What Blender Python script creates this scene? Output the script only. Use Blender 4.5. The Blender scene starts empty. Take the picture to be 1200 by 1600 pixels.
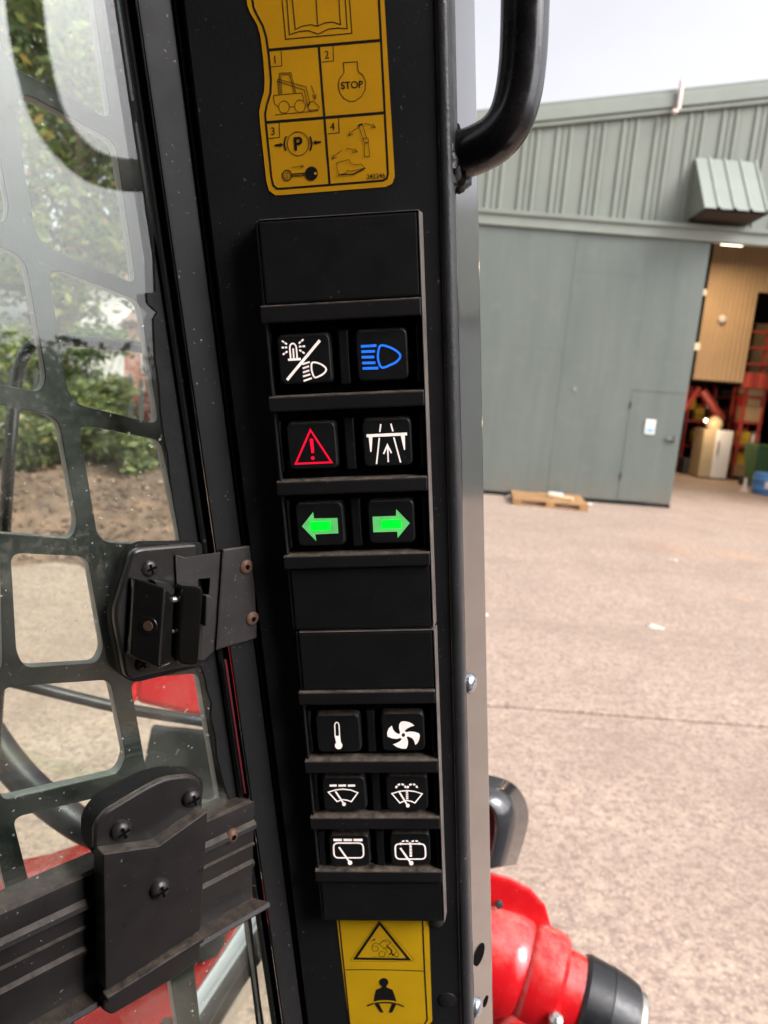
import bpy, bmesh, math, random
from mathutils import Vector, Matrix, noise
random.seed(7)
R = math.radians
scene = bpy.context.scene
COL = scene.collection

# ------------------------------------------------------------------ camera
H = 1.95                                   # eye height inside the loader cab
FPX = 1109.0                               # focal length in pixels of the 1200 x 1600 photograph
down = Vector((-434, 5630, 1109)).normalized()
up_c = -down
fw_c = Vector((0, 0, 1)); fw_c = (fw_c - up_c * fw_c.dot(up_c)).normalized()
rt_c = fw_c.cross(up_c)
ROT = Matrix((rt_c, fw_c, up_c))           # camera axes (x right, y down, z forward) -> world
CAM = Vector((0, 0, H))
cam_d = bpy.data.cameras.new('camera')
cam = bpy.data.objects.new('camera', cam_d); COL.objects.link(cam)
cx, cy, cz = ROT @ Vector((1, 0, 0)), ROT @ Vector((0, -1, 0)), ROT @ Vector((0, 0, -1))
cam.matrix_world = Matrix(((cx.x, cy.x, cz.x, CAM.x), (cx.y, cy.y, cz.y, CAM.y), (cx.z, cy.z, cz.z, CAM.z), (0, 0, 0, 1)))
cam_d.sensor_fit = 'VERTICAL'; cam_d.sensor_height = 36; cam_d.sensor_width = 27
cam_d.lens = FPX / 1600 * 36
cam_d.clip_start = 0.01; cam_d.clip_end = 500
cam_d.dof.use_dof = True; cam_d.dof.focus_distance = 0.36; cam_d.dof.aperture_fstop = 12.0
scene.camera = cam

# ------------------------------------------------------------------ sky, sun, exposure
SUN_AZ, SUN_EL = 118, 42                   # clockwise from +Y
w = bpy.data.worlds.new('World'); scene.world = w; w.use_nodes = True
nt = w.node_tree; nt.nodes.clear()
sky = nt.nodes.new('ShaderNodeTexSky'); sky.sky_type = 'NISHITA'; sky.sun_disc = False
sky.sun_elevation = R(SUN_EL); sky.sun_rotation = R(SUN_AZ)
sky.air_density = 1.0; sky.dust_density = 5.3; sky.ozone_density = 1.0
hs = nt.nodes.new('ShaderNodeHueSaturation'); hs.inputs['Saturation'].default_value = 0.10
tn = nt.nodes.new('ShaderNodeMix'); tn.data_type = 'RGBA'; tn.blend_type = 'MULTIPLY'; tn.inputs[0].default_value = 1
tn.inputs[7].default_value = (0.965, 0.955, 1.0, 1)
tcw = nt.nodes.new('ShaderNodeTexCoord')
cln = nt.nodes.new('ShaderNodeTexNoise'); cln.inputs['Scale'].default_value = 2.2; cln.inputs['Detail'].default_value = 5
clr = nt.nodes.new('ShaderNodeMapRange'); clr.inputs[1].default_value = 0.3; clr.inputs[2].default_value = 0.7
clr.inputs[3].default_value = 0.86; clr.inputs[4].default_value = 1.10
clm = nt.nodes.new('ShaderNodeMix'); clm.data_type = 'RGBA'; clm.blend_type = 'MULTIPLY'; clm.inputs[0].default_value = 1
bg = nt.nodes.new('ShaderNodeBackground'); bg.inputs['Strength'].default_value = 0.15
wo = nt.nodes.new('ShaderNodeOutputWorld')
nt.links.new(sky.outputs[0], hs.inputs['Color']); nt.links.new(hs.outputs[0], tn.inputs[6])
nt.links.new(tcw.outputs['Generated'], cln.inputs['Vector']); nt.links.new(cln.outputs['Fac'], clr.inputs[0])
nt.links.new(tn.outputs[2], clm.inputs[6]); nt.links.new(clr.outputs[0], clm.inputs[7])
nt.links.new(clm.outputs[2], bg.inputs['Color']); nt.links.new(bg.outputs[0], wo.inputs[0])
sd = bpy.data.lights.new('sun', 'SUN'); sd.energy = 1.1; sd.angle = R(25); sd.color = (1, 0.95, 0.88)
sun = bpy.data.objects.new('sun', sd); COL.objects.link(sun)
sdir = Vector((math.sin(R(SUN_AZ)) * math.cos(R(SUN_EL)), math.cos(R(SUN_AZ)) * math.cos(R(SUN_EL)), math.sin(R(SUN_EL))))
sun.rotation_euler = sdir.to_track_quat('Z', 'Y').to_euler(); sun.location = sdir * 30
vs = scene.view_settings; vs.view_transform = 'Standard'; vs.look = 'None'; vs.gamma = 1; vs.use_curve_mapping = False
vs.exposure = 1.27
scene.render.engine = 'CYCLES'
scene.cycles.max_bounces = 10; scene.cycles.transparent_max_bounces = 24
scene.cycles.sample_clamp_indirect = 6

# ------------------------------------------------------------------ geometry helpers
def ray(px, py):
    return ROT @ Vector(((px - 600) / FPX, (py - 800) / FPX, 1))
def ground(px, py, z=0.0):
    r = ray(px, py); return CAM + r * ((z - H) / r.z)
def atY(px, py, Y):
    r = ray(px, py); return CAM + r * (Y / r.y)
def atD(px, py, d):
    return CAM + ray(px, py) * d

class Frame:
    """a working plane with axes u (right), v (up), n (out towards the driver)"""
    def __init__(s, O, u, v, n):
        s.O, s.u, s.v, s.n = O, u, v, n
        s.mat = Matrix(((u.x, v.x, n.x, O.x), (u.y, v.y, n.y, O.y), (u.z, v.z, n.z, O.z), (0, 0, 0, 1)))
    def uv(s, px, py, d=0.0):
        r = ray(px, py); t = (s.O + s.n * d - CAM).dot(s.n) / r.dot(s.n)
        q = CAM + r * t - s.O
        return Vector((q.dot(s.u), q.dot(s.v)))
    def p3(s, px, py, d=0.0):
        a = s.uv(px, py, d); return Vector((a.x, a.y, d))
    def loc(s, wp):
        q = wp - s.O; return Vector((q.dot(s.u), q.dot(s.v), q.dot(s.n)))

# switch panel plane (its own front face is n = 0, pillar face lies 8 mm behind)
pu = (ROT @ Vector((15150, -500, -1109))).normalized()
pv = -(ROT @ Vector((225, 4066, 1109))); pv = (pv - pu * pu.dot(pv)).normalized()
pn = pu.cross(pv)
P = Frame(CAM + ray(550, 700) * 0.355, pu, pv, pn)
# side window plane: contains the pillar's rake and the machine's forward direction
AZM = R(44)
hdir = Vector((math.sin(AZM), math.cos(AZM), 0))
def pw(px, py, d):
    a = P.uv(px, py, d); return P.O + P.u * a.x + P.v * a.y + P.n * d
w0, w1 = pw(250, 0, -.015), pw(463, 1600, -.015)
wn = hdir.cross(w0 - w1).normalized()
if wn.dot(CAM - w0) < 0: wn = -wn
wv = wn.cross(hdir).normalized()
if wv.z < 0: wv = -wv
W = Frame(w0, hdir, wv, wn)
CW = W.loc(CAM)
ID = Frame(Vector((0, 0, 0)), Vector((1, 0, 0)), Vector((0, 1, 0)), Vector((0, 0, 1)))

class Zoom:
    def __init__(s, x0, y0, k): s.x0, s.y0, s.k = x0, y0, k
    def __call__(s, x, y): return (s.x0 + x / s.k, s.y0 + y / s.k)

OFF = {}
def thing(name, label, cat, frame=ID, origin=(0, 0, 0), group=None):
    o = bpy.data.objects.new(name, None); COL.objects.link(o)
    o.empty_display_size = 0.02
    o.matrix_world = frame.mat @ Matrix.Translation(Vector(origin))
    o['label'] = label; o['category'] = cat
    if group: o['group'] = group
    OFF[o.name] = Vector(origin)
    return o
def tag(o, label=None, cat=None, group=None, kind=None):
    if label: o['label'] = label
    if cat: o['category'] = cat
    if group: o['group'] = group
    if kind: o['kind'] = kind
    return o
def link(name, me, mats, parent=None, smooth=None, bevel=0, seg=2, frame=None):
    o = bpy.data.objects.new(name, me); COL.objects.link(o)
    for m in (mats if isinstance(mats, (list, tuple)) else [mats]): me.materials.append(M[m])
    if parent is not None:
        o.parent = parent
        if parent.name in OFF: o.location = -OFF[parent.name]
    elif frame is not None:
        o.matrix_world = frame.mat
    if smooth is not None:
        me.shade_smooth(); me.set_sharp_from_angle(angle=R(smooth))
    if bevel:
        b = o.modifiers.new('bevel', 'BEVEL'); b.width = bevel; b.segments = seg; b.limit_method = 'ANGLE'; b.angle_limit = R(35)
        b.harden_normals = False
    return o

class MB:
    def __init__(s): s.v, s.f, s.m, s.cur = [], [], [], 0
    def add(s, vs, fs):
        b = len(s.v); s.v += [tuple(q) for q in vs]
        for f in fs: s.f.append(tuple(b + i for i in f)); s.m.append(s.cur)
        return s
    def box(s, x0, x1, y0, y1, z0, z1):
        return s.add([(x0,y0,z0),(x1,y0,z0),(x1,y1,z0),(x0,y1,z0),(x0,y0,z1),(x1,y0,z1),(x1,y1,z1),(x0,y1,z1)],
              [(3,2,1,0),(4,5,6,7),(0,1,5,4),(1,2,6,5),(2,3,7,6),(3,0,4,7)])
    def prism(s, poly, z0, z1, poly2=None):
        n = len(poly); poly2 = poly2 or poly
        a = sum(poly[i][0]*poly[(i+1)%n][1] - poly[(i+1)%n][0]*poly[i][1] for i in range(n))
        if a < 0: poly = poly[::-1]; poly2 = poly2[::-1]
        vs = [(q[0], q[1], z0) for q in poly] + [(q[0], q[1], z1) for q in poly2]
        fs = [tuple(range(n))[::-1], tuple(range(n, 2*n))] + [(i, (i+1)%n, n+(i+1)%n, n+i) for i in range(n)]
        return s.add(vs, fs)
    def grid(s, rows, closed=False):
        n = len(rows[0]); vs = [q for r in rows for q in r]; fs = []
        for i in range(len(rows)-1):
            for j in range(n if closed else n-1):
                k = (j+1) % n
                fs.append((i*n+j, i*n+k, (i+1)*n+k, (i+1)*n+j))
        return s.add(vs, fs)
    def tube(s, path, r, seg=14, caps=True):
        path = [Vector(q) for q in path]; rows = []; nrm = None
        for i, q in enumerate(path):
            t = (path[min(i+1, len(path)-1)] - path[max(i-1, 0)]).normalized()
            if nrm is None:
                nrm = t.cross(Vector((0, 0, 1)))
                if nrm.length < 1e-3: nrm = t.cross(Vector((1, 0, 0)))
                nrm.normalize()
            nrm = (nrm - t * nrm.dot(t)).normalized(); b = t.cross(nrm)
            rr = r[i] if isinstance(r, (list, tuple)) else r
            rows.append([q + (nrm * math.cos(a) + b * math.sin(a)) * rr for a in [2*math.pi*k/seg for k in range(seg)]])
        b0 = len(s.v); s.grid(rows, True)
        if caps:
            n = len(rows)*seg
            s.f.append(tuple(b0+k for k in range(seg))[::-1]); s.m.append(s.cur)
            s.f.append(tuple(b0+n-seg+k for k in range(seg))); s.m.append(s.cur)
        return s
    def lathe(s, prof, org, axis, seg=24):
        axis = Vector(axis).normalized(); org = Vector(org)
        x = axis.cross(Vector((0, 0, 1)))
        if x.length < 1e-3: x = axis.cross(Vector((1, 0, 0)))
        x.normalize(); y = axis.cross(x)
        rows = [[org + axis*h + (x*math.cos(a) + y*math.sin(a))*r for a in [2*math.pi*k/seg for k in range(seg)]] for h, r in prof]
        b0 = len(s.v); s.grid(rows, True)
        s.f.append(tuple(b0+k for k in range(seg))[::-1]); s.m.append(s.cur)
        n = len(rows)*seg; s.f.append(tuple(b0+n-seg+k for k in range(seg))); s.m.append(s.cur)
        return s
    def mesh(s, name):
        me = bpy.data.meshes.new(name); me.from_pydata(s.v, [], s.f)
        for p, mi in zip(me.polygons, s.m): p.material_index = mi
        bm = bmesh.new(); bm.from_mesh(me); bmesh.ops.recalc_face_normals(bm, faces=bm.faces); bm.to_mesh(me); bm.free()
        me.update(); return me
    def build(s, name, mats, parent=None, smooth=None, bevel=0, seg=2, frame=None):
        return link(name, s.mesh(name), mats, parent, smooth, bevel, seg, frame)

def spline(pts, n=8, closed=False):
    """Catmull-Rom through the points"""
    pts = [Vector(q) for q in pts]; out = []; N = len(pts)
    for i in range(N if closed else N-1):
        p = [pts[(i+k-1) % N] if closed else pts[min(max(i+k-1, 0), N-1)] for k in range(4)]
        for j in range(n):
            t = j/n
            out.append(0.5*((2*p[1]) + (p[2]-p[0])*t + (2*p[0]-5*p[1]+4*p[2]-p[3])*t*t + (3*p[1]-p[0]-3*p[2]+p[3])*t**3))
    if not closed: out.append(pts[-1])
    return out
def roundpoly(poly, r, n=5):
    """round the corners of a 2-D polygon; r a number or one per corner"""
    out = []; N = len(poly)
    for i in range(N):
        p = Vector(poly[i][:2]); a = Vector(poly[i-1][:2]) - p; b = Vector(poly[(i+1) % N][:2]) - p
        rr = r[i] if isinstance(r, (list, tuple)) else r
        d = min(rr, a.length*.48, b.length*.48)
        if d < 1e-6: out.append(p); continue
        A = p + a.normalized()*d; B = p + b.normalized()*d
        for k in range(n+1):
            t = k/n; out.append(A*(1-t)**2 + p*2*t*(1-t) + B*t*t)
    return out
def plate_mesh(name, loops, z0, z1, bev=0.0):
    """flat plate with holes: first loop is the outline, the others are cut out"""
    cu = bpy.data.curves.new(name, 'CURVE'); cu.dimensions = '2D'; cu.fill_mode = 'BOTH'
    for lp in loops:
        sp = cu.splines.new('POLY'); sp.points.add(len(lp)-1)
        for q, t in zip(sp.points, lp): q.co = (t[0], t[1], 0, 1)
        sp.use_cyclic_u = True
    cu.extrude = max((z1-z0)/2 - bev, 1e-6)
    if bev: cu.bevel_depth = bev; cu.bevel_resolution = 1; cu.offset = -bev
    tmp = bpy.data.objects.new(name, cu); COL.objects.link(tmp)
    dg = bpy.context.evaluated_depsgraph_get()
    me = bpy.data.meshes.new_from_object(tmp.evaluated_get(dg))
    bpy.data.objects.remove(tmp); bpy.data.curves.remove(cu)
    me.transform(Matrix.Translation((0, 0, (z0+z1)/2))); me.name = name
    return me
def prof(frame, pts, vt, vb, nseg=1):
    """skin lofted along straight edges; each edge given by its pixel x at the top and bottom of the photograph and its depth n"""
    ends = []
    for xt, xb, d in pts:
        a, b = frame.uv(xt, 0, d), frame.uv(xb, 1600, d)
        f = lambda v: Vector((a.x + (b.x-a.x)*(v-a.y)/(b.y-a.y), v, d))
        ends.append((f(vt), f(vb)))
    return [[e[0].lerp(e[1], k/nseg) for e in ends] for k in range(nseg+1)]

# ------------------------------------------------------------------ materials
M = {}
class NT:
    def __init__(s, name):
        m = bpy.data.materials.new(name); m.use_nodes = True; M[name] = m; s.m = m; s.t = m.node_tree
        s.b = s.t.nodes['Principled BSDF']; s.o = s.t.nodes['Material Output']
        s.tc = s.t.nodes.new('ShaderNodeTexCoord')
    def n(s, ty, **kw):
        x = s.t.nodes.new(ty)
        for k, v in kw.items():
            if k in x.inputs: x.inputs[k].default_value = v
            else: setattr(x, k, v)
        return x
    def l(s, a, b): s.t.links.new(a, b)
    def noise(s, scale, detail=4, rough=.55, dist=0, coord='Object', vec=None):
        x = s.n('ShaderNodeTexNoise', Scale=scale, Detail=detail, Roughness=rough, Distortion=dist)
        s.l(vec if vec is not None else s.tc.outputs[coord], x.inputs['Vector']); return x.outputs['Fac']
    def ramp(s, fac, stops, interp='LINEAR'):
        x = s.n('ShaderNodeValToRGB'); x.color_ramp.interpolation = interp
        e = x.color_ramp.elements
        while len(e) < len(stops): e.new(0.5)
        for k, (p, c) in enumerate(stops):
            e[k].position = p; e[k].color = (*c, 1) if len(c) == 3 else c
        s.l(fac, x.inputs['Fac']); return x.outputs['Color']
    def rng(s, fac, a, b, c=0., d=1.):
        x = s.n('ShaderNodeMapRange'); x.inputs[1].default_value = a; x.inputs[2].default_value = b
        x.inputs[3].default_value = c; x.inputs[4].default_value = d; s.l(fac, x.inputs[0]); return x.outputs[0]
    def mix(s, fac, a, b, mode='MIX'):
        x = s.n('ShaderNodeMix'); x.data_type = 'RGBA'; x.blend_type = mode
        for i, v in ((0, fac), (6, a), (7, b)):
            if isinstance(v, bpy.types.NodeSocket): s.l(v, x.inputs[i])
            elif isinstance(v, (int, float)): x.inputs[i].default_value = v
            else: x.inputs[i].default_value = (*v, 1)
        return x.outputs[2]
    def math(s, op, a, b=0.0):
        x = s.n('ShaderNodeMath'); x.operation = op
        for i, v in ((0, a), (1, b)):
            if isinstance(v, bpy.types.NodeSocket): s.l(v, x.inputs[i])
            else: x.inputs[i].default_value = v
        return x.outputs[0]
    def bump(s, h, strength, dist=0.001):
        x = s.n('ShaderNodeBump', Strength=strength, Distance=dist); s.l(h, x.inputs['Height']); s.l(x.outputs[0], s.b.inputs['Normal'])
    def upness(s, v=(0, 0, 1)):
        g = s.n('ShaderNodeNewGeometry'); d = s.n('ShaderNodeVectorMath'); d.operation = 'DOT_PRODUCT'
        s.l(g.outputs['Normal'], d.inputs[0]); d.inputs[1].default_value = v; return d.outputs['Value']
    def set(s, color=None, rough=None, metal=None, spec=None, coat=None, emit=None, estr=0):
        b = s.b.inputs
        for k, v in (('Base Color', color), ('Roughness', rough), ('Metallic', metal), ('Specular IOR Level', spec), ('Coat Weight', coat), ('Emission Color', emit)):
            if v is None: continue
            if isinstance(v, bpy.types.NodeSocket): s.l(v, b[k])
            elif isinstance(v, (tuple, list)): b[k].default_value = (*v, 1)
            else: b[k].default_value = v
        if estr: b['Emission Strength'].default_value = estr
        return s

def basic(name, col, rough=.5, metal=0., var=.15, scale=8., bump=0., bscale=60., bdist=.001, dust=0., dustcol=(.28, .23, .18), coat=None, spec=None, specks=0.):
    k = NT(name)
    f = k.noise(scale, 5, .6)
    lo = tuple(c*(1-var) for c in col); hi = tuple(min(1, c*(1+var)) for c in col)
    c = k.ramp(f, [(.25, lo), (.75, hi)])
    if dust:
        up = k.rng(k.upness(), .45, .95); n2 = k.rng(k.noise(scale*6, 6, .7), .3, .62)
        c = k.mix(k.math('MULTIPLY', k.math('MULTIPLY', up, n2), dust), c, dustcol)
    if specks:
        n3 = k.rng(k.noise(420, 2, .5), .69, .76)
        n4 = k.rng(k.noise(25, 3, .5), .45, .65)
        c = k.mix(k.math('MULTIPLY', k.math('MULTIPLY', n3, n4), specks), c, (.3, .27, .24))
    r = k.rng(k.noise(scale*3, 5, .6), .2, .8, max(rough-.1, .02), min(rough+.1, 1))
    k.set(c, r, metal, spec, coat)
    if bump: k.bump(k.noise(bscale, 4, .6), bump, bdist)
    return k

# --- black cab parts
basic('pillar_paint', (.0125, .0122, .0135), .5, var=.2, scale=10, bump=.25, bscale=900, bdist=.0004, specks=.5, spec=.4)
basic('roll_paint', (.03, .03, .032), .42, var=.25, scale=30, bump=.55, bscale=700, bdist=.0006, specks=1.0, spec=.5)
k = basic('side_paint', (.03, .03, .032), .17, var=.2, scale=30, bump=.16, bscale=700, bdist=.0002, coat=1.0, spec=1.0)
k.b.inputs['Coat Roughness'].default_value = .10; k.b.inputs['Coat IOR'].default_value = 1.8
basic('strap_paint', (.03, .03, .032), .16, var=.2, scale=30, bump=.05, bscale=300, bdist=.0003, coat=.5)
basic('handle_paint', (.010, .009, .010), .27, var=.3, scale=40, bump=.12, bscale=120, bdist=.0005, coat=.2)
basic('plastic', (.011, .010, .0105), .55, var=.2, scale=30, bump=.15, bscale=1500, bdist=.0002, dust=.45, dustcol=(.34, .27, .21), specks=.35, spec=.35)
basic('rim_plastic', (.13, .11, .098), .6, var=.35, scale=60, bump=.15, bscale=900, bdist=.0002)
basic('plastic_face', (.010, .0095, .010), .5, var=.2, scale=30, bump=.15, bscale=1800, bdist=.0002, specks=.5, spec=.35)
basic('button_plastic', (.011, .011, .0115), .45, var=.2, scale=60, bump=.1, bscale=1500, bdist=.0002, dust=.3, specks=.2, spec=.4)
basic('recess_black', (.003, .003, .003), .8, var=.2, spec=.03)
basic('rubber', (.010, .010, .010), .75, var=.3, scale=40, bump=.3, bscale=300, specks=.8, spec=.25)
basic('alu_black', (.011, .011, .012), .5, spec=.22, metal=.05, var=.25, scale=25, bump=.1, bscale=300, bdist=.0003, dust=.35, specks=1.0)
basic('rail_metal', (.020, .018, .0175), .40, metal=.2, var=.4, scale=30, bump=.2, bscale=250, bdist=.0005, dust=.5, dustcol=(.16, .12, .09), specks=1.0)
basic('latch_metal', (.015, .0135, .0135), .34, metal=.1, var=.3, scale=40, bump=.15, bscale=200, bdist=.0004, dust=.5, dustcol=(.25, .2, .16), specks=.8)
basic('latch_gloss', (.010, .0095, .009), .18, var=.3, scale=50, bump=.06, bscale=200, bdist=.0004, coat=.5, specks=.25)
basic('strike_metal', (.035, .032, .031), .45, metal=.3, var=.35, scale=40, bump=.25, bscale=300, bdist=.0004, dust=.4, specks=.6)
basic('rust', (.13, .07, .045), .6, metal=.3, var=.4, scale=300, bump=.3, bscale=600)
basic('screw_metal', (.06, .055, .053), .35, metal=.6, var=.3, scale=300, bump=.2, bscale=600)
basic('guard_paint', (.014, .017, .018), .5, var=.3, scale=30, bump=.2, bscale=500, dust=.55, dustcol=(.35, .32, .28), specks=1.)
basic('guard_edge_skylit', (.26, .27, .265), .55, var=.4, scale=60)  # paler than the plate: sky light on the cut edges put into the colour
basic('cab_black', (.012, .012, .013), .65, var=.2)
basic('zinc', (.55, .53, .48), .33, metal=.9, var=.2, scale=60, bump=.1, bscale=200)
basic('chrome', (.75, .76, .74), .13, metal=1., var=.05, scale=20)
basic('bolt_zinc', (.5, .53, .6), .25, metal=.9, var=.1, scale=200)
k = NT('red_paint')
n1 = k.noise(9, 6, .65); n2 = k.noise(55, 5, .7); n3 = k.noise(150, 3, .6)
c = k.ramp(n1, [(.25, (.44, .006, .010)), (.55, (.58, .009, .013)), (.8, (.64, .016, .018))])
c = k.mix(k.rng(n2, .62, .72, 0, .3), c, (.22, .012, .012)); c = k.mix(k.math('MULTIPLY', k.rng(n3, .66, .72), k.rng(n1, .45, .6)), c, (.22, .17, .15))
c = k.mix(k.math('MULTIPLY', k.rng(k.upness(), .5, .95), k.rng(n2, .35, .6, 0, .35)), c, (.36, .26, .2))
k.set(c, k.rng(n2, .3, .7, .10, .38), coat=.3); k.bump(k.noise(24, 4, .5), .25, .002)
basic('maroon_paint', (.10, .008, .014), .4, var=.2)
basic('hose_black', (.015, .015, .018), .4, var=.3, scale=20, bump=.1, bscale=200)
basic('bush_black', (.011, .0115, .013), .38, var=.3, scale=40, bump=.2, bscale=160, specks=1.)
basic('tyre', (.025, .024, .023), .8, var=.3, scale=15, bump=.4, bscale=80)
# --- print and lit symbols
basic('sticker_yellow', (.76, .365, .009), .42, var=.07, scale=40, bump=.04, bscale=900, spec=.3)
basic('sticker_amber', (.73, .42, .009), .42, var=.07, scale=40, bump=.04, bscale=900, spec=.3)
basic('print_black', (.012, .010, .010), .5, var=.1, spec=.3)
for nm, c, e in (('lit_white', (1, .86, .80), .40), ('lit_blue', (.02, .19, 1), .46), ('lit_red', (1, .005, .04), .43),
                 ('lit_green', (.13, .60, .16), .36), ('lit_green_led', (.0, .92, .03), .5), ('ghost_icon', (.02, .02, .02), .0)):
    k = NT(nm); f = k.rng(k.noise(190, 3), .3, .7, .66, 1.0)
    k.set(tuple(x*.6 for x in c), .4, emit=k.mix(1.0, c, f, 'MULTIPLY'), estr=e)
# --- glass
k = NT('glass')
fr = k.n('ShaderNodeLayerWeight', Blend=.5)
gl = k.n('ShaderNodeBsdfGlossy', Roughness=.0); gl.inputs['Color'].default_value = (1, 1, 1, 1)
tr = k.n('ShaderNodeBsdfTransparent'); tr.inputs['Color'].default_value = (.93, .97, .92, 1)
df = k.n('ShaderNodeBsdfDiffuse'); df.inputs['Color'].default_value = (.62, .60, .55, 1)
m1 = k.n('ShaderNodeMixShader'); m2 = k.n('ShaderNodeMixShader')
k.l(k.math('ADD', k.math('MULTIPLY', k.math('POWER', fr.outputs['Facing'], 5.0), .95), .034), m1.inputs[0]); k.l(tr.outputs[0], m1.inputs[1]); k.l(gl.outputs[0], m1.inputs[2])
sm = k.rng(k.noise(14, 4, .6, 1.2), .40, .75, 0.0, .06)
sp = k.math('MULTIPLY', k.rng(k.noise(330, 2, .5), .70, .745), k.rng(k.noise(24, 3), .40, .62, .08, .7))
mp = k.n('ShaderNodeMapping'); mp.inputs['Scale'].default_value = (900, 90, 200); mp.inputs['Rotation'].default_value = (0, 0, .7)
k.l(k.tc.outputs['Object'], mp.inputs['Vector'])
scr = k.math('MULTIPLY', k.rng(k.noise(1, 2, .5, 0, vec=mp.outputs[0]), .74, .79), k.rng(k.noise(30, 2), .52, .62, 0, .5))
k.l(k.math('MAXIMUM', k.math('MAXIMUM', sm, sp), scr), m2.inputs[0]); k.l(m1.outputs[0], m2.inputs[1]); k.l(df.outputs[0], m2.inputs[2])
k.l(m2.outputs[0], k.o.inputs['Surface'])
# --- yard, building, garden
k = NT('concrete')
a = k.noise(1.1, 6, .62); b2 = k.noise(11, 6, .72); c3 = k.noise(70, 3, .6)
c = k.ramp(a, [(.28, (.335, .250, .190)), (.5, (.40, .302, .230)), (.72, (.465, .357, .275))])
c = k.mix(k.rng(b2, .38, .64, 0, .8), c, (.235, .163, .132))
c = k.mix(k.rng(c3, .50, .66, 0, .6), c, (.60, .48, .375))
c = k.mix(k.rng(k.noise(30, 5, .68), .48, .62, 0, .75), c, (.175, .122, .102))
c = k.mix(k.rng(k.noise(.35, 4, .6), .60, .70, 0, .45), c, (.46, .25, .13))
c = k.mix(k.rng(k.noise(.9, 7, .7, .6), .50, .66, 0, .42), c, (.22, .155, .12))
mp = k.n('ShaderNodeMapping'); mp.inputs['Scale'].default_value = (.10, 1.5, 1); mp.inputs['Rotation'].default_value = (0, 0, .22); k.l(k.tc.outputs['Object'], mp.inputs['Vector'])
c = k.mix(k.rng(k.noise(1.0, 6, .65, .3, vec=mp.outputs[0]), .53, .66, 0, .38), c, (.24, .175, .135))
c = k.mix(k.rng(k.noise(7, 3, .6), .70, .76, 0, .5), c, (.12, .09, .075))
k.set(c, .85); k.bump(k.math('ADD', b2, c3), .35, .01)
k = NT('joint_dirt'); k.set(k.ramp(k.noise(20, 4), [(.3, (.06, .045, .036)), (.7, (.11, .085, .066))]), .95)
k = NT('earth')
a = k.noise(1.6, 6, .7); b2 = k.noise(14, 5, .7)
c = k.ramp(a, [(.3, (.09, .06, .042)), (.5, (.19, .12, .085)), (.68, (.30, .185, .12))])
c = k.mix(k.rng(b2, .5, .75, 0, .8), c, (.06, .045, .035)); k.set(c, .95); k.bump(b2, .8, .05)
k = NT('terrain'); k.set(k.ramp(k.noise(.3, 6), [(.3, (.06, .08, .035)), (.7, (.12, .12, .06))]), .95)
def leafmat(name, stops, trans=.45):
    k = NT(name); g = k.n('ShaderNodeNewGeometry')
    c = k.ramp(g.outputs['Random Per Island'], stops)
    k.set(c, .5)
    t = k.n('ShaderNodeBsdfTranslucent'); k.l(c, t.inputs['Color'])
    m = k.n('ShaderNodeMixShader'); m.inputs[0].default_value = trans
    k.l(k.b.outputs[0], m.inputs[1]); k.l(t.outputs[0], m.inputs[2]); k.l(m.outputs[0], k.o.inputs['Surface'])
leafmat('leaf_green', [(0, (.07, .10, .032)), (.5, (.14, .175, .06)), (.93, (.23, .26, .095)), (1, (.36, .26, .06))])
leafmat('leaf_dark', [(0, (.05, .085, .028)), (.6, (.09, .14, .042)), (1, (.17, .21, .06))])
leafmat('leaf_autumn', [(0, (.09, .13, .03)), (.7, (.17, .22, .05)), (.96, (.25, .25, .06)), (1, (.42, .24, .06))])
leafmat('leaf_red', [(0, (.08, .08, .025)), (.5, (.35, .07, .05)), (1, (.5, .06, .08))])
leafmat('leaf_litter', [(0, (.08, .05, .035)), (.5, (.16, .10, .06)), (.9, (.26, .16, .10)), (1, (.4, .33, .24))], .1)
basic('bark', (.10, .075, .055), .9, var=.4, scale=8, bump=.8, bscale=20, bdist=.02)
basic('fence_steel', (.16, .17, .17), .6, metal=.3, var=.2)
k = basic('clad_green', (.185, .204, .17), .5, var=.10, scale=1.2, bump=.05, bscale=6, bdist=.01)
basic('fence_dark', (.06, .064, .06), .7, var=.3)
basic('clad_trim', (.215, .24, .205), .5, var=.08, scale=2)
k = NT('door_green')
mp = k.n('ShaderNodeMapping'); mp.inputs['Scale'].default_value = (3, 3, .35); k.l(k.tc.outputs['Object'], mp.inputs['Vector'])
st = k.noise(1.0, 5, .65, .3, vec=mp.outputs[0])
c = k.ramp(st, [(.3, (.098, .118, .102)), (.7, (.130, .150, .132))])
c = k.mix(k.rng(k.noise(4, 5), .55, .8, 0, .35), c, (.17, .187, .168))
sx = k.n('ShaderNodeSeparateXYZ'); k.l(k.tc.outputs['Object'], sx.inputs[0])
c = k.mix(k.math('MULTIPLY', k.rng(sx.outputs['Z'], .55, .05), k.rng(k.noise(5, 6, .7), .38, .62, 0, .6)), c, (.19, .145, .11))
c = k.mix(k.rng(k.noise(2.2, 7, .75, .5), .63, .70, 0, .45), c, (.13, .11, .085)); k.set(c, .5); k.bump(k.noise(1.5, 3), .2, .02)
basic('dark_steel', (.02, .02, .02), .6)
basic('tan_clad', (.52, .36, .21), .55, var=.08, scale=2)
basic('rack_red', (.42, .055, .035), .5, var=.2)
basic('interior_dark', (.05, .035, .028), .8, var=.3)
basic('white_enamel', (.78, .77, .74), .35, var=.05, scale=3)
basic('cream_enamel', (.46, .36, .22), .4, var=.08, scale=3)
basic('yellow_plastic', (.62, .38, .03), .4, var=.1)
basic('blue_plastic', (.08, .24, .55), .4, var=.1)
basic('green_plastic', (.035, .10, .03), .5, var=.1)
basic('cardboard', (.42, .28, .15), .8, var=.15, scale=4)
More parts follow.
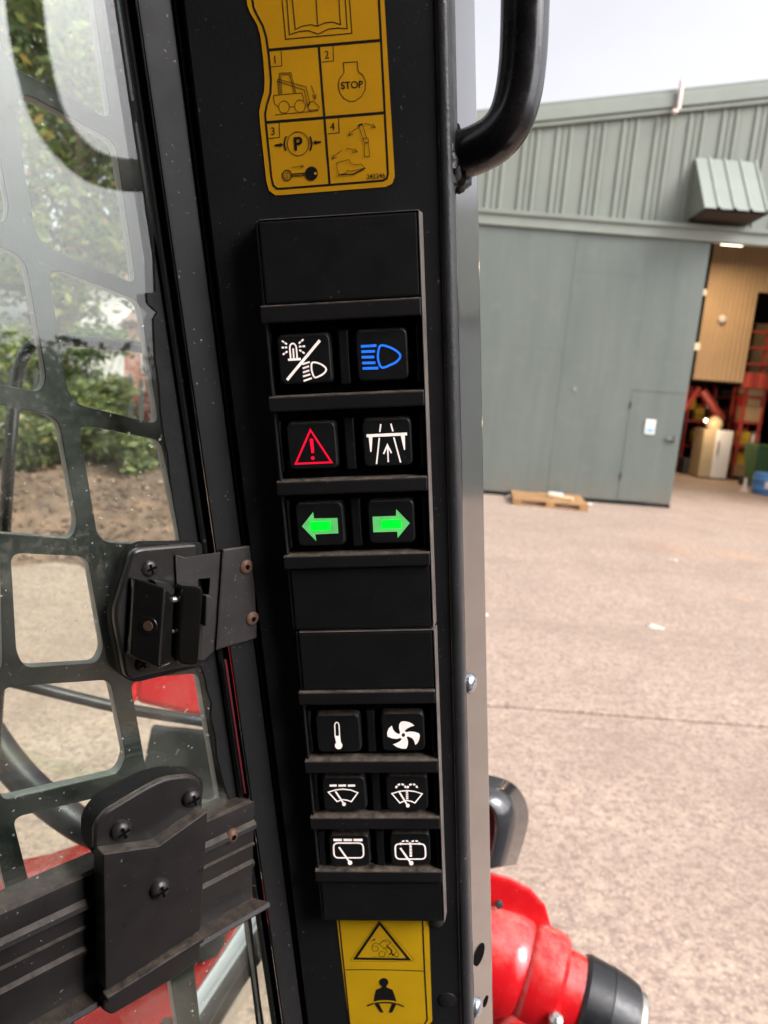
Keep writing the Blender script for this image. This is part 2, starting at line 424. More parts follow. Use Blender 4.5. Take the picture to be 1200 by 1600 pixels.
basic('crate_grey', (.05, .05, .055), .6)
basic('red_plastic', (.5, .03, .025), .4)
basic('pallet_wood', (.36, .20, .085), .75, var=.3, scale=6, bump=.3, bscale=40, bdist=.004)
basic('pale_wood', (.62, .47, .28), .75, var=.2, scale=8)
basic('scrap_pale', (.55, .49, .40), .8, var=.35, scale=60)
basic('paper', (.75, .72, .66), .7, var=.1)
basic('notice_blue', (.25, .42, .65), .6)
basic('house_render', (.72, .70, .66), .8, var=.08)
basic('house_brick', (.45, .22, .17), .85, var=.2, scale=6)
basic('roof_tile', (.22, .14, .11), .8, var=.25, scale=5)
basic('pane_dark', (.03, .04, .05), .1)
basic('pipe_pink', (.75, .62, .56), .5, var=.05)
k = NT('lamp_glow'); k.set((1, .9, .7), .5, emit=(1, .83, .58), estr=3)
basic('dark_hedge_box', (.03, .035, .03), .8)

# ================================================================== THE SETTING
def struct(o, label, kind='structure'):
    o['kind'] = kind; o['label'] = label; return o
mb = MB(); mb.box(-160, 160, -160, 220, -.6, -.30)
struct(mb.build('ground', 'terrain'), 'wide flat ground around the yard')
yard = bpy.data.objects.new('concrete_yard', None); COL.objects.link(yard); struct(yard, 'pinkish concrete yard of large slabs')
def slab(x0, x1, y0, y1):
    m = MB(); nx, ny = 2, 2
    m.box(x0, x1, y0, y1, -.2, 0)
    return m.build('slab', 'concrete', yard, bevel=.012, seg=2)
JY = 4.06
for x0, x1 in ((-30.0, -9.01), (-8.99, 9.49), (9.51, 30.0)):
    slab(x0, x1, JY + .017, 30); slab(x0, x1, -8.2, JY - .017); slab(x0, x1, -26, -8.222)
m = MB(); m.box(-30, 30, -26, 30, -.29, -.03); m.build('joint_filler', 'joint_dirt', yard)

# soil bank with leaf litter on the left, beyond the concrete
def bank_h(x, y):
    edge = 5.55 + .25*math.sin(x*1.7) + .12*math.sin(x*4.1+1)
    t = min(max((y-edge)/2.6, 0), 1); t = t*t*(3-2*t)
    s = min(max((-1.15-x)/.9, 0), 1)
    return (.46*t + .16*(noise.noise(Vector((x*1.4, y*1.4, 0))))*min(1, t*3) + .05*noise.noise(Vector((x*5, y*5, 3)))*min(1, t*6) - .03)*s - .03*(1-s)
rows = []
for j in range(91):
    y = 5.0 + (j/90)**1.25*34
    rows.append([(x, y, bank_h(x, y)) for x in [-34 + 33.3*(i/130) for i in range(131)]])
struct(MB().grid(rows).build('soil_bank', 'earth', smooth=60), 'brown soil bank at the edge of the yard')
# fallen leaves and clods: uncountable
m = MB()
for i in range(5200):
    x = -9 + 7.6*random.random(); y = 5.5 + 5.5*random.random()**1.3; z = bank_h(x, y)
    if z < .0: continue
    s = .02 + .035*random.random(); a = random.random()*6.28; t = Vector((math.cos(a), math.sin(a), random.uniform(-.5, .5))).normalized(); b = t.cross(Vector((random.uniform(-.6, .6), random.uniform(-.6, .6), 1))).normalized()
    c = Vector((x, y, z + .015 + .02*random.random()))
    m.add([c - t*s, c - b*s*.6, c + t*s, c + b*s*.6], [(0, 1, 2, 3)])
tag(m.build('leaf_litter', 'leaf_litter'), 'scattered brown fallen leaves on the soil bank', 'leaves', kind='stuff')

# ------------------------------------------------------------------ trees, shrubs, fence, house behind the side window
def leaves(m, c, rad, n, size, squash=.8):
    for _ in range(n):
        d = Vector((random.gauss(0, 1), random.gauss(0, 1), random.gauss(0, 1))).normalized() * (random.random()**.45)
        q = c + Vector((d.x*rad, d.y*rad, d.z*rad*squash))
        s = size*(.6 + .8*random.random())
        t = Vector((random.gauss(0, 1), random.gauss(0, 1), random.gauss(0, .7))).normalized()
        b = t.cross(Vector((random.gauss(0, 1), random.gauss(0, 1), random.gauss(0, 1)))).normalized()
        m.add([q - t*s, q - b*s*.45, q + t*s, q + b*s*.45], [(0, 1, 2, 3)])
def tree(label, x, y, h, rad, mat, low=.28, nb=24, nl=270, size=.08, group='trees beyond the fence'):
    z0 = bank_h(x, y) - .05
    t = thing('broadleaf_tree', label, 'tree', origin=(x, y, z0), group=group)
    tr = MB(); base = Vector((x, y, z0)); top = base + Vector((random.uniform(-.5, .5), random.uniform(-.5, .5), h*.8))
    pth = [base.lerp(top, k/7) + Vector((random.uniform(-.08, .08), random.uniform(-.08, .08), 0))*(k > 0) for k in range(8)]
    tr.tube(pth, [.17*(1-.85*k/7)*h/6 for k in range(8)], 9)
    cr = MB()
    for i in range(nb):
        f = low + (1-low)*((i+.5)/nb); a = i*2.4 + random.random(); q = base.lerp(top, min(f, .98))
        env = math.sin(math.pi*min(max((f-low)/(1-low)*.86+.12, 0), 1))
        L = rad*env*(.45+.6*random.random())
        e = q + Vector((math.cos(a)*L, math.sin(a)*L, L*.35 + h*.12*f))
        tr.tube([q, q.lerp(e, .5) + Vector((0, 0, .08*L)), e], [.05*(1-f*.6), .03*(1-f*.5), .008], 6, False)
        for j in range(3):
            cc = q.lerp(e, .55 + .24*j) + Vector((random.gauss(0, .22), random.gauss(0, .22), random.gauss(0, .2)))
            leaves(cr, cc, (.30 + .38*random.random())*rad/1.9, nl//3, size)
    tr.build('trunk', 'bark', t, smooth=60); cr.build('crown', mat, t)
    return t
tree('tall green tree standing furthest left behind the side window', -6.9, 11.6, 8.6, 2.5, 'leaf_green')
tree('yellowing tree beside the tall green tree behind the fence', -5.2, 11.4, 7.9, 2.1, 'leaf_autumn')
tree('dense dark green tree in the middle of the row behind the fence', -4.2, 13.2, 9.2, 2.5, 'leaf_dark')
tree('bright green tree nearest the window frame, in front of the house', -3.1, 12.0, 7.0, 1.45, 'leaf_green', low=.42)
tree('far dark tree showing between the nearer crowns', -8.6, 17.5, 10.5, 3.2, 'leaf_dark', nb=22, nl=380, size=.12)
tree('far green tree behind the white house', -7.0, 27.0, 11.0, 3.6, 'leaf_green', nb=22, nl=380, size=.15)
def shrub(label, x, y, h, rad, mat, n=10, nl=190, size=.06):
    z0 = bank_h(x, y) - .03
    t = thing('shrub', label, 'shrub', origin=(x, y, z0), group='shrubs along the fence')
    st = MB(); fo = MB(); base = Vector((x, y, z0))
    for i in range(n):
        a = random.random()*6.28; rr = rad*random.random()**.6
        e = base + Vector((math.cos(a)*rr, math.sin(a)*rr, h*(.3 + .7*random.random())))
        st.tube([base, base.lerp(e, .6) + Vector((0, 0, .05)), e], [.014, .009, .003], 5, False)
        leaves(fo, e, .30*rad + .12, nl, size)
        leaves(fo, base.lerp(e, .55), .28*rad + .1, nl//2, size)
    st.build('stem', 'bark', t, smooth=60); fo.build('foliage', mat, t)
shrub('round green shrub low in front of the fence on the left', -4.55, 9.0, .62, .42, 'leaf_green')
shrub('leafy autumn shrub behind the fence on the far left', -5.6, 10.3, 1.9, .8, 'leaf_autumn', 14)
shrub('red leaved shrub behind the fence near the window frame', -3.55, 10.3, 1.15, .40, 'leaf_red', 9)
shrub('tall dark shrub behind the fence left of the red shrub', -4.6, 10.5, 1.9, .7, 'leaf_dark', 14)
shrub('broad green shrub behind the fence right of the red shrub', -2.7, 10.6, 1.7, .7, 'leaf_green', 14)
shrub('leafy green shrub leaning through the fence in the middle', -4.0, 9.35, 1.0, .5, 'leaf_green', 12)
shrub('yellowish shrub growing in front of the fence on the far left', -5.3, 9.3, 1.0, .45, 'leaf_autumn', 11)
shrub('small green shrub at the foot of the fence near the window frame', -3.3, 9.2, .45, .26, 'leaf_green', 7)
# steel paling fence
FY = 9.6
fence = thing('paling_fence', 'grey steel paling fence standing on the soil bank', 'fence', origin=(-5.6, FY, .3))
pm_ = MB(); pm_.box(-.032, .032, -.004, .004, 0, 1.12); pm_.add([(-.032, -.004, 1.12), (.032, -.004, 1.12), (0, -.004, 1.2), (-.032, .004, 1.12), (.032, .004, 1.12), (0, .004, 1.2)], [(0, 1, 2), (5, 4, 3), (0, 2, 5, 3), (1, 4, 5, 2)])
pale_me = pm_.mesh('pale'); pale_me.materials.append(M['fence_dark'])
for i in range(50):
    x = -9.6 + i*.16
    o = bpy.data.objects.new('pale', pale_me); COL.objects.link(o); o.parent = fence; o.location = Vector((x, FY, bank_h(x, FY) - .03)) - OFF[fence.name]
    o.rotation_euler = (random.gauss(0, .012), random.gauss(0, .02), 0)
for z in (.55, 1.25):
    m = MB(); m.box(-9.7, -1.6, FY + .006, FY + .05, z - .02, z + .02); m.build('rail', 'fence_dark', fence)
for x in (-9.5, -7.1, -4.7, -2.3):
    m = MB(); m.box(x - .04, x + .04, FY + .052, FY + .13, 0, 1.5); m.build('post', 'fence_dark', fence)
# house far behind
hp = atY(205, 500, 24.0)
hs_ = thing('house', 'pale rendered house with brick wall far behind the trees', 'house', origin=(hp.x, 24.0, 0))
m = MB(); m.box(hp.x - 2.6, hp.x - .25, 24, 30, -.2, 4.1); m.build('wall', 'house_render', hs_)
m = MB(); m.box(hp.x - .24, hp.x + 3.4, 24.05, 30, -.2, 2.95); m.build('brick_wall', 'house_brick', hs_)
m = MB(); m.add([(hp.x - 2.9, 23.7, 4.05), (hp.x + .0, 23.7, 4.05), (hp.x + .0, 30.3, 4.05), (hp.x - 2.9, 30.3, 4.05), (hp.x - 1.42, 23.7, 5.6), (hp.x - 1.42, 30.3, 5.6)], [(0, 1, 4), (1, 2, 5, 4), (2, 3, 5), (3, 0, 4, 5), (3, 2, 1, 0)]); m.build('roof', 'roof_tile', hs_)
m = MB(); m.add([(hp.x - .23, 23.8, 2.96), (hp.x + 3.7, 23.8, 2.96), (hp.x + 3.7, 30.3, 2.96), (hp.x - .23, 30.3, 2.96), (hp.x - .23, 27, 4.3), (hp.x + 3.7, 27, 4.3)], [(0, 1, 5, 4), (1, 2, 5), (2, 3, 4, 5), (3, 0, 4), (3, 2, 1, 0)]); m.build('roof', 'roof_tile', hs_)
wi = MB().box(hp.x + .35, hp.x + .95, 24.0, 24.04, 1.3, 2.4).build('window', 'house_render', hs_)
MB().box(hp.x + .41, hp.x + .89, 23.985, 24.01, 1.36, 2.34).build('pane', 'pane_dark', wi)
# hedge on the far right side of the yard (seen mirrored in the side window)
hd = thing('hedge', 'tall dark hedge along the far right edge of the yard', 'hedge', origin=(9.0, -7.5, 0))
fo = MB(); co = MB()
for i in range(34):
    q = Vector((15.5 - 9.5*i/25*1.3, 7.0 - 16.5*i/25, 0)); leaves(fo, q + Vector((0, 0, 1.5)), 1.0, 1500, .065, 1.5); co.tube([q, q + Vector((.05, .03, 1.6))], [.06, .02], 6); leaves(fo, q + Vector((.2, -.25, 1.4)), .8, 700, .075, 1.6); leaves(fo, q + Vector((-.25, -.15, 2.3 + .3*math.sin(i*1.3))), .6, 500, .065, .8)
co.build('stems', 'bark', hd); fo.build('foliage', 'leaf_dark', hd)

# ------------------------------------------------------------------ warehouse
YW = 12.4
va, vb_ = atY(745, 186, YW), atY(1200, 138, YW); sl = (vb_.z - va.z)/(vb_.x - va.x)
RIDGE = 9.2
def verge(x): return va.z + (min(x, 2*RIDGE - x) - va.x)*sl
wh = thing('warehouse', 'grey green corrugated steel warehouse across the yard', 'warehouse', origin=(5, YW, 0))
ZL = 4.66
def sheet(x0, wdt, z0, ztop, y, mat, name, parent, out=.024):
    pr = [(0, 0), (.20, 0), (.215, out), (.245, out), (.26, 0), (.315, 0), (.33, out*.6), (.345, out*.6), (.36, 0), (.415, 0), (.43, out), (.46, out), (.475, 0), (.5199, 0)]
    k_ = wdt/.52
    top = [(x0 + a*k_, y - b, ztop(x0 + a*k_)) for a, b in pr]; bot = [(x0 + a*k_, y - b, z0) for a, b in pr]
    m = MB(); m.grid([top, bot]); o = m.build(name, mat, parent)
    return o
x = -.52
while x < 18.5:
    sheet(x, .52, ZL - .02, lambda q: verge(q) - .02, YW - .012 + (.003 if int(round(x/.52)) % 2 else 0), 'clad_green', 'cladding_sheet', wh)
    x += .52
def verge_bar(dz0, dz1, y0, y1, name, mat):
    for a, b in ((-.6, RIDGE), (RIDGE, 18.9)):
        m = MB(); vs = []
        for X in (a, b):
            z = verge(X); vs += [(X, y0, z + dz0), (X, y1, z + dz0), (X, y1, z + dz1), (X, y0, z + dz1)]
        m.add(vs, [(0, 1, 2, 3), (7, 6, 5, 4), (0, 4, 5, 1), (1, 5, 6, 2), (2, 6, 7, 3), (3, 7, 4, 0)])
        m.build(name, mat, wh, bevel=.015)
verge_bar(-.16, .05, YW - .10, YW + .05, 'verge_flashing', 'clad_trim')
verge_bar(-.24, -.17, YW - .075, YW - .05, 'verge_drip', 'clad_green')
m = MB(); m.box(-.6, 18.9, YW - .20, YW - .05, ZL - .24, ZL - .03); m.build('lintel_beam', 'clad_trim', wh, bevel=.01)
m = MB(); m.box(-.6, 18.9, YW - .24, YW - .205, ZL - .07, ZL + .0); m.build('drip_flashing', 'clad_green', wh, bevel=.006)
# walls either side of the opening, side walls, back, roof
OX0, OX1 = 4.6, 9.9
for a, b in ((-.52, OX0), (OX1, 18.7)):
    m = MB(); m.box(a, b, YW, YW + .12, 0, ZL - .02); m.build('wall_panel', 'door_green', wh)
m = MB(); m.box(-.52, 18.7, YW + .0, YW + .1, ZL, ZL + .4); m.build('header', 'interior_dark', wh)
for a in (-.56, 18.74):
    m = MB(); m.box(a - .04, a + .04, YW + .01, 28, 0, verge(a) - .15); m.build('side_wall', 'clad_green', wh)
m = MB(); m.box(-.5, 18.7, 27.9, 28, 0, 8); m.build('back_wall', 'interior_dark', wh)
for a, b in ((-.9, RIDGE), (RIDGE, 19.2)):
    m = MB(); vs = []
    for X in (a, b): vs += [(X, YW - .05, verge(X) + .06), (X, 28.2, verge(X) + .06), (X, 28.2, verge(X) + .12), (X, YW - .05, verge(X) + .12)]
    m.add(vs, [(0, 1, 2, 3), (7, 6, 5, 4), (0, 4, 5, 1), (1, 5, 6, 2), (2, 6, 7, 3), (3, 7, 4, 0)]); m.build('roof', 'clad_green', wh)
# sliding door of steel sheets with a wicket door
DX0, DX1, DT = .2, 4.97, ZL - .17
YD = YW - .14
door = MB().box(DX0, DX1, YD + .012, YD + .07, .06, DT).build('sliding_door', 'door_green', wh, bevel=.006)
xs = [DX0, .9, 2.80, 4.03, DX1]; zs = [.07, 1.20, 2.53, 3.82, DT - .01]
for i in range(4):
    for j in range(4):
        x0, x1, z0, z1 = xs[i], xs[i+1], zs[j], zs[j+1]
        if i == 3 and z1 < 2.0: continue
        if i == 3 and j == 1: z0 = 1.974
        st = .0015*((i+j) % 2)
        lift = .010 if i == 1 else 0
        m = MB(); m.box(x0 + .0003, x1 - (.006 if i == 1 else .0003), YD - st - lift, YD + .011, z0 + .0003, z1 - .0003); m.build('door_sheet', 'door_green', door)
m = MB(); m.box(4.034, DX1 - .004, YD - .0035, YD + .010, .08, 1.962); m.build('wicket_door', 'door_green', door, bevel=.002)
for z in (.5, 1.72):
    m = MB(); m.lathe([(-.05, .012), (.05, .012)], (4.042, YD - .008, z), (0, 0, 1), 10); m.build('hinge', 'dark_steel', door)
q = atY(1050, 686, YD - .02)
m = MB(); m.box(q.x - .10, q.x + .05, YD - .045, YD - .02, q.z - .02, q.z + .02); m.box(q.x + .03, q.x + .06, YD - .06, YD - .012, q.z - .05, q.z + .05); m.build('door_handle', 'fence_steel', door, bevel=.004)
q = atY(1016, 667, YD - .02)
no = MB().box(q.x - .085, q.x + .085, YD - .019, YD - .0135, q.z - .125, q.z + .125).build('notice', 'paper', door)
m = MB(); m.box(q.x - .06, q.x + .06, YD - .022, YD - .0195, q.z - .10, q.z - .02); m.build('notice_print', 'notice_blue', door)
for px, py, sx, sz in ((1093, 456, .07, .05), (1083, 541, .10, .06)):
    q = atY(px, py, YD)
    m = MB(); m.box(DX1 - .03, DX1 + sx, YD + .02, YD + .06, q.z - sz, q.z + sz); m.build('edge_bracket', 'pale_wood', door, bevel=.01)
q = atY(898, 608, YD - .02); MB().lathe([(0, .035), (.012, .03)], (q.x, YD - .002, q.z), (0, -1, 0), 10).build('patch', 'clad_trim', door)
m = MB(); m.box(DX0, DX1, YD - .006, YD + .03, .0, .055); m.build('door_seal', 'rubber', door)
# hood over the opening
h0, h1 = atY(1087, 246, YW - .03), atY(1075, 346, YW - .75)
HX0, HX1, HZT, HZB, HY = h0.x, h0.x + 1.0, h0.z, ZL + .14, YW - .72
def hpt(t, s, off=0):
    return (HX0 + (HX1 - HX0)*s, YW - .03 + (HY - YW + .03)*t, HZT + (HZB - HZT)*t + off)
rows = [[], []]
prf = []
for i in range(4):
    b = i/4
    prf += [(b, 0), (b + .19, 0), (b + .20, .03), (b + .235, .03)]
prf.append((1, 0))
for t in (0, 1): rows[t] = [hpt(t, s, o_) for s, o_ in prf]
ho = MB().grid(rows).build('hood_sheet', 'clad_trim', wh)
m = MB(); m.add([hpt(0, 0, -.01), hpt(1, 0, -.01), (HX0, YW - .04, HZB - .05), hpt(0, .012, -.01), hpt(1, .012, -.01), (HX0 + .02, YW - .04, HZB - .05)], [(0, 1, 2), (5, 4, 3), (0, 3, 4, 1), (1, 4, 5, 2), (2, 5, 3, 0)]); m.build('hood_cheek', 'clad_green', wh)
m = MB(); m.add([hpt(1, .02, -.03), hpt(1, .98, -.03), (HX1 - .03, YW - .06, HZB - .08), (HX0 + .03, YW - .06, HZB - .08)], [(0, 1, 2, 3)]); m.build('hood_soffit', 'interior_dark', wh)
m = MB(); m.add([hpt(0, 1, -.01), hpt(1, 1, -.01), (HX1, YW - .04, HZB - .05), hpt(0, .988, -.01), hpt(1, .988, -.01), (HX1 - .02, YW - .04, HZB - .05)], [(0, 1, 2), (5, 4, 3), (0, 3, 4, 1), (1, 4, 5, 2), (2, 5, 3, 0)]); m.build('hood_cheek', 'clad_green', wh)
q = atY(1066, 126, YW - .14); q2 = atY(1058, 176, YW - .14)
m = MB(); m.tube([q2 + Vector((-.08, 0, .03)), q2 + Vector((-.03, 0, 0)), q2 + Vector((.01, 0, .06)), q], .035, 10); m.build('vent_pipe', 'pipe_pink', wh, smooth=40)
# interior
YM = 17.3
a0 = atY(1083, 592, YM); a1 = atY(1160, 596, YM); a2 = atY(1163, 455, YM)
MZ = a0.z
def corr(x0, x1, z0, z1, y, name, mat, step=.11):
    m = MB(); top, bot = [], []; i = 0; xx = x0
    while xx < x1:
        for f, o_ in ((0, 0), (.35, 0), (.5, .016), (.85, .016)):
            X = min(xx + f*step, x1); top.append((X, y - o_, z1)); bot.append((X, y - o_, z0))
        xx += step
    m.grid([top, bot]); return m.build(name, mat, wh)
corr(a0.x, a1.x, MZ, 6.6, YM, 'mezzanine_cladding', 'tan_clad')
corr(a1.x + .01, 17, a2.z, 6.6, YM, 'mezzanine_cladding', 'tan_clad')
corr(a1.x + .01, 17, MZ - .1, MZ + .25, YM + .03, 'mezzanine_beam', 'rack_red', .3)
m = MB(); m.box(a0.x, 18.6, YM + .06, 27.8, MZ - .02, MZ + .08); m.build('mezzanine_floor', 'interior_dark', wh)
m = MB(); m.box(a0.x, a0.x + .06, YM + .06, 27.8, MZ + .09, 6.5); m.build('mezzanine_side', 'interior_dark', wh)
m = MB(); m.box(a0.x + .1, 18.5, 21.5, 21.6, MZ + .1, 6.6); m.build('partition', 'interior_dark', wh)
for z in (.25, .62, 1.0):
    m = MB(); m.tube([(a1.x + .02, YM + .15, MZ + z*1.0 + .2), (17, YM + .15, MZ + z + .2)], .03, 8); m.build('guard_rail', 'rack_red', wh)
for i in range(9):
    px_ = a1.x + .5 + i*.9; m = MB(); m.box(px_, px_ + .06, YM + .19, YM + .25, MZ + .26, MZ + 1.5); m.build('rail_post', 'rack_red', wh)
bx_ = atY(1188, 530, 18.6)
m = MB(); m.box(bx_.x - .25, bx_.x + .45, 18.4, 19, MZ + .09, MZ + 1.5); tag(m.build('carton', 'cardboard', bevel=.01), 'brown carton standing on the mezzanine behind the red rails', 'carton')
q = atY(1128, 499, YM - .05)
m = MB(); m.lathe([(0, .09), (.05, .09), (.09, .05)], (q.x, YM - .035, q.z), (0, -1, 0), 14); m.build('wall_light', 'paper', wh, smooth=40)
# columns
for px in (1070, 1148, 1196):
    q = ground(px, 748); m = MB(); m.box(q.x - .09, q.x + .09, 18.0, 18.16, 0, MZ - .03); m.build('column', 'rack_red', wh)
def brace(p, q_, r=.05):
    m = MB(); m.tube([p, q_], r, 8); m.build('brace', 'rack_red', wh)
q = atY(1098, 610, 17.9); q2 = atY(1128, 655, 17.9); brace(q, q2, .10)
q = atY(1068, 640, 17.9); q2 = atY(1092, 606, 17.9); brace(q, q2, .08)
# lit ceiling lamp
q = atY(1146, 381, 15.6)
lamp = thing('ceiling_lamp', 'lit white strip lamp under the warehouse roof above the opening', 'lamp', origin=(q.x, 15.6, q.z))
MB().box(q.x - .25, q.x + .25, 15.45, 15.75, q.z + .03, q.z + .12).build('housing', 'paper', lamp)
MB().box(q.x - .22, q.x + .22, 15.5, 15.7, q.z - .02, q.z + .029).build('tube', 'lamp_glow', lamp)
al = bpy.data.lights.new('strip_lamp_light', 'AREA'); al.energy = 52; al.color = (1, .76, .50); al.shape = 'RECTANGLE'; al.size = 1.6; al.size_y = .5
ao = bpy.data.objects.new('strip_lamp_light', al); COL.objects.link(ao); ao.location = (q.x, 15.6, q.z - .06)

# goods inside
def gbox(name, label, cat, px0, px1, pyb, pyt, mat, depth=.5, bev=.01, group=None, dy=0, parts=None):
    b = ground((px0+px1)/2, pyb); y = b.y + dy
    x0, x1 = atY(px0, (pyb+pyt)/2, y).x, atY(px1, (pyb+pyt)/2, y).x; zt = atY((px0+px1)/2, pyt, y).z; zb = max(0, atY((px0+px1)/2, pyb, y).z)
    return x0, x1, y, zb, zt, depth
x0, x1, y, zb, zt, d = gbox('', '', '', 1096, 1140, 749, 672, '')
fr_ = thing('refrigerator', 'white upright refrigerator with cream side just inside the warehouse', 'refrigerator', origin=((x0+x1)/2, y, 0))
wdt = x1 - x0
MB().box(x0, x0 + wdt*.42, y + .02, y + .6, .03, zt).build('cabinet_side', 'cream_enamel', fr_, bevel=.015)
MB().box(x0 + wdt*.43, x1, y - .03, y + .6, .03, zt).build('door', 'white_enamel', fr_, bevel=.02)
MB().box(x0 + .03, x1 - .03, y + .04, y + .55, 0, .029).build('plinth', 'dark_steel', fr_)
MB().tube([(x0 + wdt*.5, y - .06, zt*.5), (x0 + wdt*.5, y - .06, zt*.8)], .012, 8).build('handle', 'fence_steel', fr_)
q = Vector((x0 + wdt*.45, y + .25, zt))
tag(MB().lathe([(0, .16), (.1, .2), (.2, .19), (.28, .12), (.33, .04)], q, (0, 0, 1), 14).build('sack', 'pale_wood', smooth=50), 'pale lumpy sack lying on top of the white refrigerator', 'sack')
def jug(label, cx_, cy_, zb, w_, h_, mat, group='yellow containers in the warehouse'):
    t = thing('plastic_jug', label, 'jug', origin=(cx_, cy_, zb), group=group)
    m = MB(); m.box(cx_ - w_/2, cx_ + w_/2, cy_ - w_*.4, cy_ + w_*.4, zb, zb + h_*.8); m.build('body', mat, t, bevel=w_*.12, seg=3)
    m = MB(); m.lathe([(0, w_*.14), (h_*.1, w_*.13), (h_*.11, w_*.16), (h_*.19, w_*.16)], (cx_ + w_*.2, cy_, zb + h_*.8), (0, 0, 1), 12); m.build('cap', 'red_plastic', t)
    m = MB(); m.tube([(cx_ - w_*.4, cy_, zb + h_*.78), (cx_ - w_*.32, cy_, zb + h_*.95), (cx_ - w_*.02, cy_, zb + h_*.95), (cx_ + w_*.02, cy_, zb + h_*.78)], w_*.05, 8); m.build('handle', mat, t)
# steel racks with goods
def rack(label, x0, x1, y, levels, top):
    t = thing('storage_rack', label, 'rack', origin=((x0+x1)/2, y, 0), group='red racks in the warehouse')
    for X in (x0, x1 - .06):
        for yy in (y, y + .6): MB().box(X, X + .06, yy, yy + .06, 0, top).build('upright', 'rack_red', t)
    for z in levels: MB().box(x0 - .01, x1 + .01, y - .01, y + .67, z - .06, z).build('shelf', 'rack_red', t)
    return t
q0, q1 = ground(1062, 740), ground(1094, 742)
rx0, rx1, ry = atY(1064, 700, 18.6).x, atY(1094, 700, 18.6).x, 18.6
rack('red steel rack left of the refrigerator', rx0, rx1 + .2, ry, (.7, 1.35, 2.0), 2.2)
jug('yellow jug on the middle shelf left of the refrigerator', rx1 - .05, ry + .25, .7, .26, .45, 'yellow_plastic')
jug('yellow jug on the upper shelf left of the refrigerator', rx1 - .08, ry + .25, 1.35, .24, .4, 'yellow_plastic')
x0, x1, y, zb, zt, d = gbox('', '', '', 1068, 1093, 742, 716, '')
cr_ = thing('plastic_crate', 'dark grey slatted crate on the floor left of the refrigerator', 'crate', origin=((x0+x1)/2, y, 0))
for i in range(5):
    z = .02 + i*(zt-.02)/5; MB().box(x0, x1, y, y + .4, z, z + (zt-.02)/5*.72).build('slat', 'crate_grey', cr_, bevel=.006)
rx0, rx1, ry = atY(1150, 700, 17.6).x, atY(1183, 700, 17.6).x, 17.6
rack('red steel rack right of the refrigerator', rx0, rx1, ry, (.35, .85, 1.45, 2.05), 2.25)
jug('yellow jug low on the rack right of the refrigerator', rx0 + .22, ry + .2, .35, .26, .38, 'yellow_plastic')
jug('yellow jug at mid height on the rack right of the refrigerator', rx0 + .22, ry + .2, .85, .28, .42, 'yellow_plastic')
jug('white jug beside the yellow one at mid height on the rack', rx0 + .5, ry + .2, .85, .2, .36, 'white_enamel')
jug('red jug beside the low yellow one on the rack', rx0 + .5, ry + .2, .35, .2, .36, 'red_plastic')
for lab, z, a, b, h_ in (('wide brown carton high on the rack right of the refrigerator', 1.45, .08, .5, .36), ('flat brown carton on the top shelf of the right rack', 2.05, .05, .45, .2), ('upper of two cartons stacked high on the right rack', 1.815, .1, .42, .17)):
    t = thing('carton', lab, 'carton', origin=(rx0 + (a+b)/2, ry + .2, z), group='cartons on the rack')
    MB().box(rx0 + a, rx0 + b, ry + .02, ry + .45, z + .002, z + h_).build('box', 'cardboard', t, bevel=.006)
    MB().box(rx0 + a + .01, rx0 + b - .01, ry + .2, ry + .25, z + h_ + .001, z + h_ + .004).build('tape', 'pale_wood', t)
rx0, rx1 = atY(1100, 700, 19.4).x, atY(1150, 700, 19.4).x
rack('red steel rack standing behind the refrigerator', rx0, rx1, 19.4, (.7, 1.35, 2.0), 2.3)
for lab, a, z, h_, mt in (('brown carton on the rack behind the refrigerator', .1, 1.35, .3, 'cardboard'), ('red box on the rack behind the refrigerator', .5, 1.35, .4, 'red_plastic'), ('grey box on the top of the rack behind the refrigerator', .25, 2.0, .18, 'fence_steel')):
    tag(MB().box(rx0 + a, rx0 + a + .35, 19.42, 19.8, z, z + h_).build('storage_box', mt, bevel=.008), lab, 'box', 'boxes on the rack behind the refrigerator')
for lab, px, py, yy, w_, h_, mt in (
  ('red tool box on the floor under the left rack', 1068, 742, 18.3, .3, .3, 'red_plastic'), ('orange box on the top shelf of the left rack', 1076, 640, 18.7, .35, .3, 'yellow_plastic'),
  ('white tub high on the rack behind the refrigerator', 1112, 640, 19.45, .3, .25, 'white_enamel'), ('grey box between the racks above the refrigerator', 1122, 660, 19.45, .22, .28, 'fence_steel'),
  ('red box on top of the right rack', 1168, 636, 17.65, .26, .3, 'red_plastic'), ('brown box standing at the foot of the right rack', 1157, 745, 17.5, .34, .3, 'cardboard'),
  ('pale blue box on the top of the right rack beside the red box', 1180, 640, 17.7, .2, .24, 'blue_plastic'), ('tall red box high up beside the sliding door edge', 1066, 628, 17.2, .22, .5, 'red_plastic')):
    q = atY(px, py, yy); t = thing('stored_item', lab, 'box', origin=(q.x, yy, max(q.z, 0)))
    zb = max(q.z, 0)
    MB().box(q.x - w_/2, q.x + w_/2, yy, yy + w_*.8, zb, zb + h_*.8).build('body', mt, t, bevel=.02)
    MB().box(q.x - w_*.46, q.x + w_*.46, yy + .01, yy + w_*.75, zb + h_*.8 + .002, zb + h_).build('lid', mt, t, bevel=.02)
q = atY(1103, 657, 17.0)
wl = thing('work_lamp', 'small glowing round work lamp beside the refrigerator top', 'lamp', origin=tuple(q))
MB().lathe([(0, .02), (.02, .045), (.05, .05)], q + Vector((0, .06, 0)), (0, -1, 0), 18).build('shade', 'dark_steel', wl, smooth=40)
MB().lathe([(0, .03), (.012, .026)], q + Vector((0, .008, 0)), (0, -1, 0), 18).build('lens', 'lamp_glow', wl, smooth=40)
MB().tube([q + Vector((0, .05, 0)), q + Vector((0, .3, .1)), q + Vector((0, 1.0, .1))], .012, 8).build('arm', 'dark_steel', wl)
